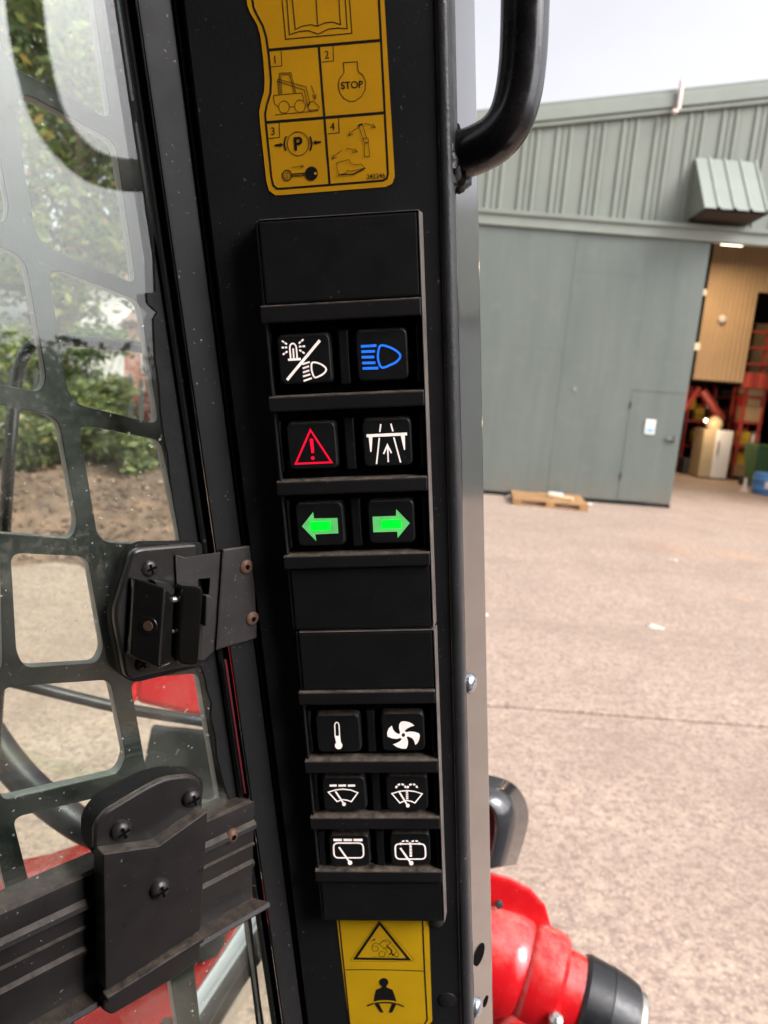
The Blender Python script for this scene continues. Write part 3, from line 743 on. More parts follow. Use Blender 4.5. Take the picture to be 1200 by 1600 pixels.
pl_ = bpy.data.lights.new('work_lamp_light', 'POINT'); pl_.energy = 14; pl_.color = (1, .74, .48); pl_.shadow_soft_size = .06
po = bpy.data.objects.new('work_lamp_light', pl_); COL.objects.link(po); po.location = q + Vector((0, -.10, .02))
# wheelie bin and drum at the right edge
q = ground(1192, 764)
bn = thing('wheelie_bin', 'dark green wheelie bin at the right edge of the picture', 'bin', origin=(q.x, q.y, 0))
m = MB(); m.add([(q.x - .24, q.y, .06), (q.x + .24, q.y, .06), (q.x + .24, q.y + .45, .06), (q.x - .24, q.y + .45, .06), (q.x - .31, q.y - .08, .92), (q.x + .31, q.y - .08, .92), (q.x + .31, q.y + .55, .92), (q.x - .31, q.y + .55, .92)], [(3, 2, 1, 0), (4, 5, 6, 7), (0, 1, 5, 4), (1, 2, 6, 5), (2, 3, 7, 6), (3, 0, 4, 7)]); m.build('body', 'green_plastic', bn, bevel=.02)
MB().box(q.x - .33, q.x + .33, q.y - .1, q.y + .57, .925, .985).build('lid', 'green_plastic', bn, bevel=.02)
for s in (-.27, .27): MB().lathe([(-.03, .1), (.03, .1)], (q.x + s, q.y + .5, .1), (1, 0, 0), 14).build('wheel', 'tyre', bn)
q = ground(1203, 775)
dr = thing('plastic_drum', 'blue plastic drum standing in front of the green bin', 'drum', origin=(q.x, q.y, 0))
MB().lathe([(0, .22), (.02, .25), (.1, .26), (.12, .275), (.14, .26), (.3, .26), (.32, .275), (.34, .26), (.44, .25), (.46, .22)], (q.x, q.y + .26, 0), (0, 0, 1), 22).build('body', 'blue_plastic', dr, smooth=40)
MB().box(q.x - .14, q.x + .02, q.y - .006, q.y + .03, .14, .3).build('paper_label', 'paper', dr)
q = ground(1162, 768)
tag(MB().lathe([(0, .09), (.02, .09), (.03, .06), (.2, .035), (.28, .03), (.30, .015)], q, (0, 0, 1), 14).build('bottle', 'pipe_pink', smooth=50), 'small pale orange bottle on the floor before the right rack', 'bottle')
# ------------------------------------------------------------------ pallet leaning flat by the door, litter on the concrete
pc = ground(855, 786)
pal = thing('wooden_pallet', 'wooden pallet lying on the concrete before the sliding door', 'pallet', origin=(pc.x, pc.y, 0))
pal.rotation_euler = (0, 0, R(-7)); pal.scale = (1, 1, .72)
OFF[pal.name] = Vector((0, 0, 0))
for i in range(7): MB().box(-.6, .6, -.5 + i*.155, -.5 + i*.155 + .10, .125, .147).build('deck_board', 'pallet_wood', pal, bevel=.003)
for yy in (-.5, -.05, .43):
    for xx in (-.6, -.07, .46): MB().box(xx, xx + .14, yy, yy + .1, .022, .10).build('block', 'pallet_wood', pal, bevel=.003)
for xx in (-.6, -.07, .46): MB().box(xx, xx + .14, -.5, .53, .101, .124).build('stringer', 'pallet_wood', pal, bevel=.003)
for yy in (-.5, -.05, .43): MB().box(-.6, .6, yy, yy + .1, 0, .021).build('base_board', 'pallet_wood', pal, bevel=.003)
wd = thing('wood_offcut', 'pale broken board lying on top of the pallet', 'wood', origin=(pc.x + .12, pc.y, .107)); OFF[wd.name] = Vector((0, 0, 0)); wd.rotation_euler = (0, 0, R(-25))
MB().box(-.1, .3, -.1, .06, 0, .035).build('board', 'pale_wood', wd, bevel=.004); MB().box(-.12, .1, -.02, .12, .036, .07).build('board', 'paper', wd, bevel=.004)
def scrap(px, py, s, label, mat='paper', sq=.6):
    c = ground(px, py); m = MB(); n = 9; ring = []; top = []
    for i in range(n):
        a = 6.283*i/n; r_ = s*(.35 + .75*random.random()); ring.append((c.x + math.cos(a)*r_, c.y + math.sin(a)*r_*sq, .004)); top.append((c.x + math.cos(a)*r_*.55, c.y + math.sin(a)*r_*sq*.55, .012 + s*.25*random.random()))
    m.grid([ring, top], True); m.f.append(tuple(range(n, 2*n))); m.m.append(0)
    tag(m.build('litter_scrap', mat, smooth=50), label, 'litter', 'scraps lying on the yard')
scrap(1022, 981, .085, 'crumpled pale scrap alone on the open concrete', 'scrap_pale')
scrap(1052, 876, .10, 'small pale scrap further out on the concrete towards the opening', 'scrap_pale', .4)
scrap(798, 776, .13, 'white plastic scrap at the left end of the pallet')
scrap(922, 788, .06, 'pale scrap at the right end of the pallet')
scrap(760, 962, .03, 'tiny pale scrap close beside the pillar edge')

# ================================================================== THE LOADER
PF = -.008                                        # pillar face depth behind the switch panel front
cab = thing('loader_cab', 'black cab of a compact loader with raked front pillar and guarded side window', 'cab', W, tuple(W.uv(420, 1500)) + (0,))
def pcab(name, mb, mats, frame, parent=None, **kw):
    """a part of the cab whose mesh is written in the coordinates of the given frame"""
    me = mb.mesh(name) if isinstance(mb, MB) else mb
    par = parent or cab
    if frame is not W: me.transform(W.mat.inverted() @ frame.mat)
    o = link(name, me, mats, par, **kw)
    return o
VT, VB = P.uv(550, -620, PF).y, P.uv(550, 1850, PF).y
# pillar: face, rolled edge with a bright seam line, flared side plate
m = MB(); m.grid(prof(P, [(258, 466, PF - .030), (268, 471, PF - .012), (288, 482, PF), (500, 590, PF), (679.5, 719.5, PF)], VT, VB, 6)); pcab('pillar_face', m, 'pillar_paint', P)
roll = [(681.6, 721.6, PF + .0002), (683, 723, PF + .0010), (685.5, 725.5, PF + .0013), (693, 731.5, PF + .0012), (697.5, 735, PF + .0006), (700.5, 737.6, PF - .0008), (702.6, 739.6, PF - .0032), (703.6, 740.8, PF - .0065), (704, 741.3, PF - .0110)]
m = MB(); m.grid(prof(P, roll, VT, VB, 40)); pcab('pillar_edge', m, 'roll_paint', P, smooth=80)
side = [(704.2, 741.5, PF - .0112), (706, 743, PF - .0135), (740.5, 769.5, PF - .033), (741.6, 770.4, PF - .0345), (741.4, 770.2, PF - .038), (640, 690, PF - .055)]
m = MB(); m.grid(prof(P, side, VT, VB, 6)); pcab('side_plate', m, 'side_paint', P, smooth=30)
m = MB(); m.grid(prof(P, [(679.8, 719.8, PF + .0001), (680.2, 720.2, PF + .0005), (681.0, 721.0, PF + .0005), (681.5, 721.5, PF + .0001)], VT, VB, 6)); pcab('seam_sealant', m, 'rim_plastic', P, smooth=60)  # thin ridge given a paler colour for the light it catches
def on_side(px, py):
    """point on the flared side plate under a pixel"""
    a, b, c = [Vector(q) for q in (P.p3(706 + 37*.2, 320, PF - .0135), P.p3(706 + 37*.875, 1400, PF - .0135), P.p3(740.5 + 29*.5, 800, PF - .033))]
    n_ = (b - a).cross(c - a).normalized(); o_ = P.loc(CAM); d_ = P.loc(CAM + ray(px, py)) - o_
    return o_ + d_*((a - o_).dot(n_)/d_.dot(n_)), n_ if n_.z > 0 else -n_
for px, py, r_ in ((748.5, 1491, .0072), (758, 1564, .0038)):
    q, n_ = on_side(px, py); m = MB(); m.lathe([(0.0003, r_), (.0006, r_*.98)], q, n_, 24); pcab('drain_hole', m, 'recess_black', P)
for px, py, r_ in ((733, 1068, .0058), (743.5, 1574, .0062)):
    q, n_ = on_side(px, py); m = MB(); m.lathe([(-.001, r_), (.0012, r_), (.0028, r_*.8), (.0036, r_*.45), (.0038, r_*.1)], q, n_, 18); pcab('bolt_head', m, 'bolt_zinc', P, smooth=50)
q, n_ = on_side(716, 378); m = MB(); m.lathe([(-.002, .008), (.0012, .008), (.0016, .0072), (.0016, .003)], q + Vector((-.002, 0, 0)), n_, 20); pcab('washer', m, 'roll_paint', P, smooth=40)
# grab handle welded to the side plate, with weld beads
hp_ = spline([P.p3(690, 254, -.026), P.p3(716, 244, -.023), P.p3(748, 232, -.019), P.p3(777, 214, -.016), P.p3(798, 185, -.015), P.p3(810, 145, -.015), P.p3(817, 90, -.015), P.p3(820, 20, -.015), P.p3(821, -70, -.015), P.p3(821, -200, -.015), P.p3(818, -380, -.015), P.p3(805, -470, -.016), P.p3(770, -525, -.020), P.p3(700, -550, -.026)], 8)
gh = pcab('grab_handle', MB().tube(hp_, .0107, 28), 'handle_paint', P, smooth=60)
m = MB(); c0 = P.p3(716, 244, -.0225); ax = (P.p3(748, 232, -.019) - c0).normalized(); b1 = ax.cross(Vector((0, 0, 1))).normalized(); b2_ = ax.cross(b1)
ring = []
for i in range(49):
    a = 2*math.pi*i/48; rr = .0120 + .0008*math.sin(i*2.3) + .0006*math.sin(i*5.1)
    ring.append(c0 + (b1*math.cos(a) + b2_*math.sin(a))*rr + ax*(-.001 + .0012*math.sin(i*1.7)))
m.tube(ring, [.0030 + .0006*math.sin(i*3.1) for i in range(49)], 8, False); pcab('weld_bead', m, 'roll_paint', P, smooth=70)
m = MB(); m.tube(spline([P.p3(690, 262, PF - .001), P.p3(697, 282, PF - .001), P.p3(704, 291, PF - .006), P.p3(713, 286, -.020), P.p3(722, 270, -.024)], 5), [.0016 + .0004*math.sin(i*2.2) for i in range(21)], 8); pcab('weld_bead', m, 'roll_paint', P, smooth=70)
m = MB(); m.grid(prof(P, [(690.5, 728.5, PF + .0012), (697, 731, PF + .0005), (706, 739, PF - .004), (709.5, 742, PF - .010), (711, 743, PF - .016)], VT, P.uv(690, 285, PF).y, 20)); pcab('pillar_doubler', m, 'roll_paint', P, smooth=80)

# window channel and seals beside the glass
WVT, WVB = W.uv(180, -700).y, W.uv(460, 1900).y
ch = [(213.5, 441.5, .0060), (214.5, 442.5, .0086), (216, 444, .0092), (222, 447, .0088), (262, 470, .0088), (266, 473, .0086), (268, 474, .0070), (270.5, 475.5, .0070), (272, 476.5, .0092), (277, 479, .0100), (285, 484.5, .0100), (288, 486.5, .0085), (290, 487, -.012)]
m = MB(); m.grid(prof(W, ch, WVT, WVB, 10)); pcab('window_channel', m, 'alu_black', W, smooth=25)
sl_ = [(186, 424, -.0005), (189, 426, .0022), (195, 430, .0034), (203, 436, .0030), (205, 437, .0044), (211, 440.5, .0048), (212.8, 441.3, .0020)]
m = MB(); m.grid(prof(W, sl_, WVT, WVB, 10)); pcab('window_seal', m, 'rubber', W, smooth=50)
# dark red edge of the outer frame glimpsed through the gap
m = MB(); m.add([W.p3(350.5, 1030, .0063), W.p3(354, 1030, .0065), W.p3(384.5, 1240, .0065), W.p3(382, 1240, .0063)], [(0, 1, 2, 3)]); pcab('red_frame_edge', m, 'maroon_paint', W)
# glass panes: sliding upper pane, fixed lower pane
gx = lambda y: 191 + .146*y
ub = W.uv(0, 1440).y; ut = WVT
gl_u = [W.uv(gx(-700), -700), W.uv(gx(1290), 1290), Vector((W.uv(gx(1290), 1290).x, ub)), Vector((CW.x - .62, ub)), Vector((CW.x - .62, W.uv(gx(-700), -700).y)), Vector((W.uv(gx(-700), -700).x, ut))]
m = MB(); m.prism([gl_u[0], gl_u[1], gl_u[2], gl_u[3], gl_u[4]], -.0050, -.0010); pcab('glass_pane', m, 'glass', W)
lb = W.uv(430, 1640).y - .06
m = MB(); m.prism([W.uv(408, 1405), W.uv(440, 1640), Vector((W.uv(440, 1640).x, lb)), Vector((CW.x - .62, lb)), Vector((CW.x - .62, ub - .02)), Vector((W.uv(408, 1405).x, ub - .02))], -.0130, -.0090); pcab('glass_pane', m, 'glass', W)
jag = [(233, 352), (240, 353), (243, 456), (229, 458), (231, 474), (246, 488), (240, 498), (243, 560), (249, 600), (251, 640), (258, 690), (263, 712), (266, 745), (272, 790), (282, 845), (297, 880), (308, 960), (314, 1040), (322, 1062), (324, 1078), (331, 1098), (330, 1120), (337, 1150), (340, 1185), (350, 1225), (362, 1262)]
m = MB(); m.prism([W.uv(*q) for q in jag] + [W.uv(gx(1262) - 1.5, 1262), W.uv(gx(352) - 1.5, 352)], -.0009, .0002); pcab('sealant', m, 'rubber', W)

# guard plate outside the glass: rounded windows cut from one steel plate
GN = -.040
def cell(pts, r=.0055): return roundpoly([W.uv(x, y, GN) for x, y in pts], r)
cells = [
 [(-22, -160), (122, -160), (174, 188), (78, 134), (26, 108), (4, 80), (-4, -10)],
 [(26, 150), (46, 149), (180, 221), (213, 444), (73, 386), (57, 366), (36, 255)],
 [(-95, 80), (-40, 112), (-14, 180), (14, 322), (8, 350), (-70, 322)],
 [(-80, 352), (0, 386), (26, 396), (41, 415), (72, 590), (64, 612), (0, 601), (-60, 590)],
 [(76, 424), (100, 424), (219, 471), (248, 663), (122, 632), (106, 612)],
 [(-70, 618), (0, 632), (80, 650), (93, 664), (121, 818), (112, 842), (0, 833), (-50, 830)],
 [(124, 666), (146, 667), (251, 688), (286, 856), (166, 847), (152, 834)],
 [(17, 864), (124, 869), (138, 877), (162, 1014), (152, 1036), (39, 1043), (26, 1020)],
 [(-90, 858), (0, 862), (4, 1030), (2, 1046), (-80, 1050)],
 [(4, 1074), (172, 1062), (197, 1182), (186, 1208), (6, 1250), (-2, 1235), (-2, 1120)],
 [(205, 1070), (222, 1060), (310, 1052), (345, 1256), (238, 1256)],
 [(-90, 1080), (-28, 1076), (-26, 1255), (-80, 1275)],
 [(20, 1278), (180, 1240), (235, 1500), (76, 1500)],
 [(-90, 1310), (-14, 1290), (16, 1420), (30, 1500), (-70, 1510)],
 [(255, 1290), (352, 1290), (372, 1420), (284, 1450)],
 [(110, 1560), (262, 1500), (284, 1640), (290, 1760), (140, 1760)],
 [(300, 1480), (385, 1420), (412, 1600), (424, 1750), (330, 1750)],
]
g0 = Vector((CW.x - .62, WVT)); gb = W.uv(445, 1900, GN); outer = [W.uv(155, -700, GN), gb, Vector((CW.x - .62, gb.y)), Vector((CW.x - .62, W.uv(155, -700, GN).y))]
loops = [outer] + [cell(c_) for c_ in cells]
# the same pattern carries on towards the rear, out of the picture
for col in range(3):
    for r_ in range(6):
        x0 = -.175 - col*.075; z0 = -.02 - r_*.085
        loops.append(roundpoly([(x0, z0 + .012), (x0 + .055, z0), (x0 + .062, z0 - .062), (x0 + .006, z0 - .052)], .008))
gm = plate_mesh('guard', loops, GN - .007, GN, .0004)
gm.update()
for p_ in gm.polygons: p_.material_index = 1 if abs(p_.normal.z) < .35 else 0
pcab('window_guard', gm, ['guard_paint', 'guard_edge_skylit'], W)

# cab shell around the driver: roof, rear wall, right side with a window, floor, sill below the left window
NR = CW.z + .56
RU, FU = CW.x - .66, CW.x + .55
def rf(px, py):
    """where the mirror image seen at a pixel of the glass lies on the cab's right side"""
    a = W.uv(px, py, -.001); k_ = (NR)/CW.z
    return Vector((a.x + (a.x - CW.x)*k_, a.y + (a.y - CW.y)*k_))
vroof = CW.y + 1.05; vfloor = CW.y - 1.25
m = MB(); m.box(RU, FU - .25, vroof, vroof + .05, -.05, NR + .05); pcab('roof_panel', m, 'cab_black', W)
m = MB(); m.box(RU - .05, RU - .001, vfloor, vroof - .002, -.05, NR + .05); pcab('rear_panel', m, 'cab_black', W)
m = MB(); m.box(RU, FU, vfloor - .05, vfloor - .002, -.05, NR + .05); pcab('floor_panel', m, 'cab_black', W)
sill = rf(120, 1190).y
outer_r = [(RU + .001, vfloor), (FU + .55, vfloor), (FU + .55, vroof - .003), (RU + .001, vroof - .003)]
lft = rf(-60, 600).x
hole = roundpoly([(lft, sill), (FU + .48, sill), (FU + .48, vroof - .06), (lft, vroof - .06)], .06)
pcab('right_side_panel', plate_mesh('right_side', [outer_r, hole], NR, NR + .04), 'cab_black', W)
bar = [Vector((*rf(x, y), NR - .02)) for x, y in ((22, -140), (30, 0), (44, 100), (70, 190), (112, 245), (160, 272), (240, 280), (330, 282))]
pcab('curved_bar', MB().tube(spline(bar, 6), .026, 12), 'cab_black', W, smooth=60)
m = MB(); m.box(RU + .001, W.uv(452, 1700).x, vfloor, lb - .002, -.04, -.002); pcab('sill_panel', m, 'cab_black', W)

# lower aluminium slide rail across the side window
v = lambda x, y, d=.012: W.uv(x, y, d).y
rt_, r2, r3, r4, r5, r6 = v(0, 1436), v(0, 1481), v(0, 1521), v(0, 1560), v(71, 1598), v(71, 1612)
# the section in (v, n), from the top edge down
sec = [(rt_ + .0012, -.006), (rt_ + .0012, .0075), (rt_, .0095), (rt_ - .0035, .0100), (r2 + .0030, .0100), (r2 + .0012, .0125), (r2 - .0010, .0130), (r2 - .0022, .0095), (r3 + .0012, .0095), (r3 + .0004, .0110), (r3 - .0006, .0110), (r3 - .0014, .0090),
       (r4 + .0024, .0090), (r4 + .0010, .0112), (r4 - .0010, .0112), (r4 - .0020, .0085), (r5 + .0015, .0085), (r5 + .0006, .0175), (r5 - .0016, .0185), (r5 - .0032, .0175), (r5 - .0040, .0080), (r5 - .0060, .0040), (r5 - .006, -.006)]
ue1, ue2 = W.uv(397, 1300, .01).x, W.uv(421, 1395, .0175).x
rail = thing('slide_rail', 'scuffed black aluminium rail running across the lower side window', 'rail', W, (W.uv(100, 1480).x, r4, 0))
rows = []
for f in [i/30 for i in range(31)]:
    rows.append([(RU + .02 + (((ue2 if n_ > .012 and v_ < r4 else ue1) - .0) - RU - .02)*f, v_, n_) for v_, n_ in sec])
m = MB(); m.grid(rows); m.f.append(tuple(len(sec)*30 + i for i in range(len(sec)))); m.m.append(0)
m.build('rail_profile', 'rail_metal', rail, smooth=30)
def screw(name, fr_, c, r_, mat, parent, h_=.0022, ph=0.3, cross=True, mats2='recess_black', hollow=False):
    m = MB(); pr = [(-.0005, r_*.98), (h_*.25, r_), (h_*.65, r_*.86), (h_*.92, r_*.55), (h_, r_*.25)]
    m.lathe(pr, c, (0, 0, 1), 20)
    o = link(name, m.mesh(name), mat, parent, smooth=40)
    if cross:
        d = MB()
        for a in (ph, ph + math.pi/2):
            t = Vector((math.cos(a), math.sin(a), 0)); b = Vector((-t.y, t.x, 0)); q_ = Vector(c) + Vector((0, 0, h_*.80))
            if a > ph + .1: q_.z += .00004
            L, wd_ = r_*.62, r_*.15
            d.add([q_ - t*L - b*wd_, q_ + t*L - b*wd_, q_ + t*L + b*wd_, q_ - t*L + b*wd_], [(0, 1, 2, 3)])
            d.add([q_ - t*L - b*wd_ + Vector((0, 0, h_*.24)), q_ + t*L - b*wd_ + Vector((0, 0, h_*.24)), q_ + t*L + b*wd_ + Vector((0, 0, h_*.24)), q_ - t*L + b*wd_ + Vector((0, 0, h_*.24))], [(0, 1, 2, 3)])
        link('cross_slot', d.mesh('cross_slot'), mats2, o)
    if hollow:
        link('rivet_hole', MB().lathe([(h_*.9, r_*.36), (h_*1.04, r_*.34)], c, (0, 0, 1), 14).mesh('rivet_hole'), 'recess_black', o)
    return o
q = W.p3(361, 1305, .0100); screw('rivet', W, q, .0042, 'rust', rail, .0032, cross=False, hollow=True)

# lower guide bracket, screwed over the rail and glass
zk = Zoom(0, 1180, 2.667)
br = thing('guide_bracket', 'black pressed guide bracket with three cross head screws over the slide rail', 'bracket', W, tuple(W.uv(240, 1400)) + (.014,))
NL, NU = .0245, .0170                       # raised lower face, recessed upper face
up_ = [(393, 395), (395, 300), (435, 240), (615, 132), (690, 96), (795, 84), (838, 106), (842, 205), (660, 385), (440, 405)]
lo_ = [(430, 412), (662, 378), (866, 232), (836, 728), (440, 985), (436, 700)]
fl_ = [(436, 990), (838, 738), (835, 850), (745, 922), (465, 1086), (425, 1062)]
pf = lambda pts, n_: [W.uv(*zk(x, y), n_) for x, y in pts]
m = MB(); m.prism(roundpoly(pf(up_, NU), [.0015, .006, .004, .005, .006, .004, .004, .001, .001, .001]), NU - .004, NU); m.build('upper_plate', 'latch_metal', br, bevel=.0012)
# sloping step between the two faces, and the raised face
st_ = [zk(*q) for q in ((428, 398), (660, 366), (858, 222))]; st2 = [zk(*q) for q in ((432, 424), (664, 388), (866, 236))]
m = MB(); m.grid([[W.p3(x, y, NU - .0005) for x, y in st_], [W.p3(x, y, NL - .0004) for x, y in st2]]); m.build('step', 'latch_metal', br, smooth=60)
m = MB(); m.prism(roundpoly(pf(lo_, NL), .0012), NL - .011, NL); m.build('raised_plate', 'latch_metal', br, bevel=.0013)
m = MB(); m.prism(roundpoly(pf([(436, 1000), (838, 750), (840, 768), (440, 1022)], NL), .0008), NL - .0040, NL + .0026); m.build('ledge', 'latch_metal', br, bevel=.0010)
m = MB(); m.prism(roundpoly(pf([(438, 1020), (838, 768), (835, 850), (745, 922), (465, 1086), (425, 1062)], NL - .002), .002), NL - .008, NL - .0020); m.build('flange', 'latch_metal', br, bevel=.0012)
m = MB(); m.prism(roundpoly(pf([(352, 372), (352, 270), (372, 225), (420, 170), (600, 78), (690, 54), (790, 60), (815, 80), (800, 300), (400, 420)], .004), [.008, .01, .01, .006, .01, .01, .01, .006, .001, .006]), -.0008, .0125); m.build('rubber_gasket', 'rubber', br, bevel=.0012)
for x, y, n_, ph in ((507, 310, NU, .3), (800, 175, NU, .2), (668, 552, NL, .2)):
    screw('screw', W, W.p3(*zk(x - 6, y), n_), .0051, 'screw_metal', br, .0042, ph)

# window latch
zl = Zoom(160, 830, 4.615)
pl = lambda pts, n_: [W.uv(*zl(x, y), n_) for x, y in pts]
lt = thing('window_latch', 'black metal twin finger latch screwed to the side window glass', 'latch', W, tuple(W.uv(250, 960)) + (.004,))
m = MB(); m.prism(roundpoly(pl([(165, 140), (250, 75), (700, 70), (720, 960), (210, 1085), (120, 1030), (45, 640), (50, 520)], .002), [.006, .004, .003, .003, .006, .004, .006, .006]), -.0008, .0050); m.build('rubber_gasket', 'rubber', lt, bevel=.0008)
m = MB(); m.prism(roundpoly(pl([(215, 150), (270, 125), (690, 90), (705, 965), (560, 988), (200, 1068), (165, 1040), (90, 640), (92, 560)], .009), [.004, .003, .003, .003, .003, .005, .003, .004, .004]), .0045, .0095); m.build('base_plate', 'latch_metal', lt, bevel=.0012)
screw('screw', W, W.p3(*zl(342, 268), .0095), .0042, 'screw_metal', lt, .0020, .3)
screw('screw', W, W.p3(*zl(285, 955), .0095), .0038, 'screw_metal', lt, .0016, .5)
# left finger: tilted plate with a folded right side
fa = [W.p3(*zl(222, 328), .0135), W.p3(*zl(455, 405), .0265), W.p3(*zl(412, 998), .0265), W.p3(*zl(188, 898), .0135)]
fb = [W.p3(*zl(455, 405), .0265), W.p3(*zl(520, 470), .0150), W.p3(*zl(496, 965), .0150), W.p3(*zl(412, 998), .0265)]
bk = Vector((0, 0, -.006))
def slabmesh(quad, th):
    a, b_, c_, d_ = quad; n_ = (b_ - a).cross(d_ - a).normalized()
    if n_.z < 0: n_ = -n_
    m = MB(); m.add([q_ for q_ in quad] + [q_ - n_*th for q_ in quad], [(0, 1, 2, 3), (7, 6, 5, 4), (0, 4, 5, 1), (1, 5, 6, 2), (2, 6, 7, 3), (3, 7, 4, 0)]); return m
lf = MB(); quadsA = [fa[0], fa[1], fb[1], fb[2], fa[2], fa[3]]
base_ = [Vector((q_.x, q_.y, .0098)) for q_ in (fa[0], fb[1], fb[2], fa[3])]
lf.add([fa[0], fa[1], fa[2], fa[3], fb[1], fb[2], base_[0], base_[1], base_[2], base_[3]],
       [(0, 1, 2, 3), (1, 4, 5, 2), (0, 6, 7, 4, 1), (3, 2, 5, 8, 9), (0, 3, 9, 6), (4, 7, 8, 5), (6, 9, 8, 7)])
finger = lf.build('finger', 'latch_gloss', lt, bevel=.0016, seg=3)
c_ = (fa[0] + fa[1] + fa[2] + fa[3])/4; nf = (fa[1] - fa[0]).cross(fa[3] - fa[0]).normalized(); nf = nf if nf.z > 0 else -nf
hc = W.p3(*zl(335, 682), .0205); hc = hc - nf*((hc - fa[0]).dot(nf))
m = MB(); m.lathe([(.0000, .0046), (.0005, .0044), (.0005, .0026), (.0003, .0024)], hc, nf, 20); m.build('finger_boss', 'latch_gloss', finger, smooth=40)
m = MB(); m.lathe([(.0003, .0025), (.0008, .0023)], hc, nf, 18); m.build('finger_hole', 'rust', finger)
# right finger
ra = [W.p3(*zl(588, 395), .0215), W.p3(*zl(742, 405), .0265), W.p3(*zl(714, 985), .0265), W.p3(*zl(566, 975), .0215)]
m = MB(); m.prism(roundpoly([q_.xy for q_ in ra], .003), .0120, .0215, None); me = m.mesh('finger')
o = link('finger', me, 'latch_gloss', lt, bevel=.0014, seg=3)
for vtx in me.vertices:
    if vtx.co.z > .02: vtx.co.z = .0195 + (vtx.co.x - ra[0].x)/(ra[1].x - ra[0].x)*.0060
m = MB(); m.prism(roundpoly(pl([(585, 470), (735, 470), (715, 930), (575, 930)], .012), .002), .0097, .0119); m.build('finger_stem', 'latch_gloss', lt)
m = MB(); m.tube([W.p3(*zl(480, 492), .0150), W.p3(*zl(600, 492), .0150)], .0017, 12); m.build('spindle', 'zinc', lt, smooth=40)
m = MB(); m.tube([W.p3(*zl(500, 722), .0140), W.p3(*zl(600, 722), .0140)], .0010, 10); m.build('pin', 'zinc', lt, smooth=40)
m = MB(); m.prism(roundpoly(pl([(745, 462), (785, 468), (806, 500), (800, 600), (770, 680), (738, 690)], .016), .0012), .0100, .0165); m.build('catch_tongue', 'strike_metal', lt, bevel=.0008)
m = MB(); m.prism(roundpoly(pl([(395, 365), (500, 390), (545, 425), (540, 470), (500, 480), (430, 420)], .018), .001), .0100, .0150); m.build('spring_tab', 'latch_metal', lt, bevel=.0006)
# strike plate riveted to the pillar
sk = thing('strike_plate', 'scratched black strike plate riveted to the channel beside the latch', 'strike plate', W, tuple(W.uv(360, 930)) + (.01,))
slot = pl([(690, 345), (775, 338), (770, 455), (690, 470)], .011)
me = plate_mesh('strike_arm', [pl([(530, 172), (600, 192), (862, 150), (818, 852), (735, 930), (560, 930)], .0112), slot], .0100, .0112, .0002)
link('strike_arm', me, 'strike_metal', sk)
m = MB(); m.prism(pl([(868, 132), (1090, 100), (1112, 770), (822, 856)], .0125), .0105, .0130); o = m.build('strike_flange', 'strike_metal', sk, bevel=.0006)
m = MB(); m.prism(pl([(862, 150), (868, 132), (822, 856), (816, 850)], .012), .0101, .0128); m.build('fold', 'strike_metal', sk)
for x, y in ((1036, 256), (1080, 630)):
    screw('rivet', W, W.p3(*zl(x, y), .0130), .0040, 'rust', sk, .0016, cross=False, hollow=True)

# ------------------------------------------------------------------ printed and lit marks
def stroke(m, pts, wd, z, closed=False):
    """mitred flat line of width wd"""
    pts = [Vector(q[:2]) for q in pts]; n = len(pts); L, Rr = [], []
    for i in range(n):
        if closed: a, b = pts[i-1], pts[(i+1) % n]
        else: a, b = pts[max(i-1, 0)], pts[min(i+1, n-1)]
        d1 = (pts[i] - a) if (closed or i > 0) else (b - pts[i]); d2 = (b - pts[i]) if (closed or i < n-1) else (pts[i] - a)
        d1, d2 = d1.normalized(), d2.normalized(); n1 = Vector((-d1.y, d1.x)); n2 = Vector((-d2.y, d2.x))
        mm = (n1 + n2); mm = mm.normalized() if mm.length > 1e-6 else n1
        s = wd/2/max(mm.dot(n1), .35)
        L.append((pts[i].x + mm.x*s, pts[i].y + mm.y*s, z)); Rr.append((pts[i].x - mm.x*s, pts[i].y - mm.y*s, z))
    if closed: L.append(L[0]); Rr.append(Rr[0])
    m.grid([L, Rr])
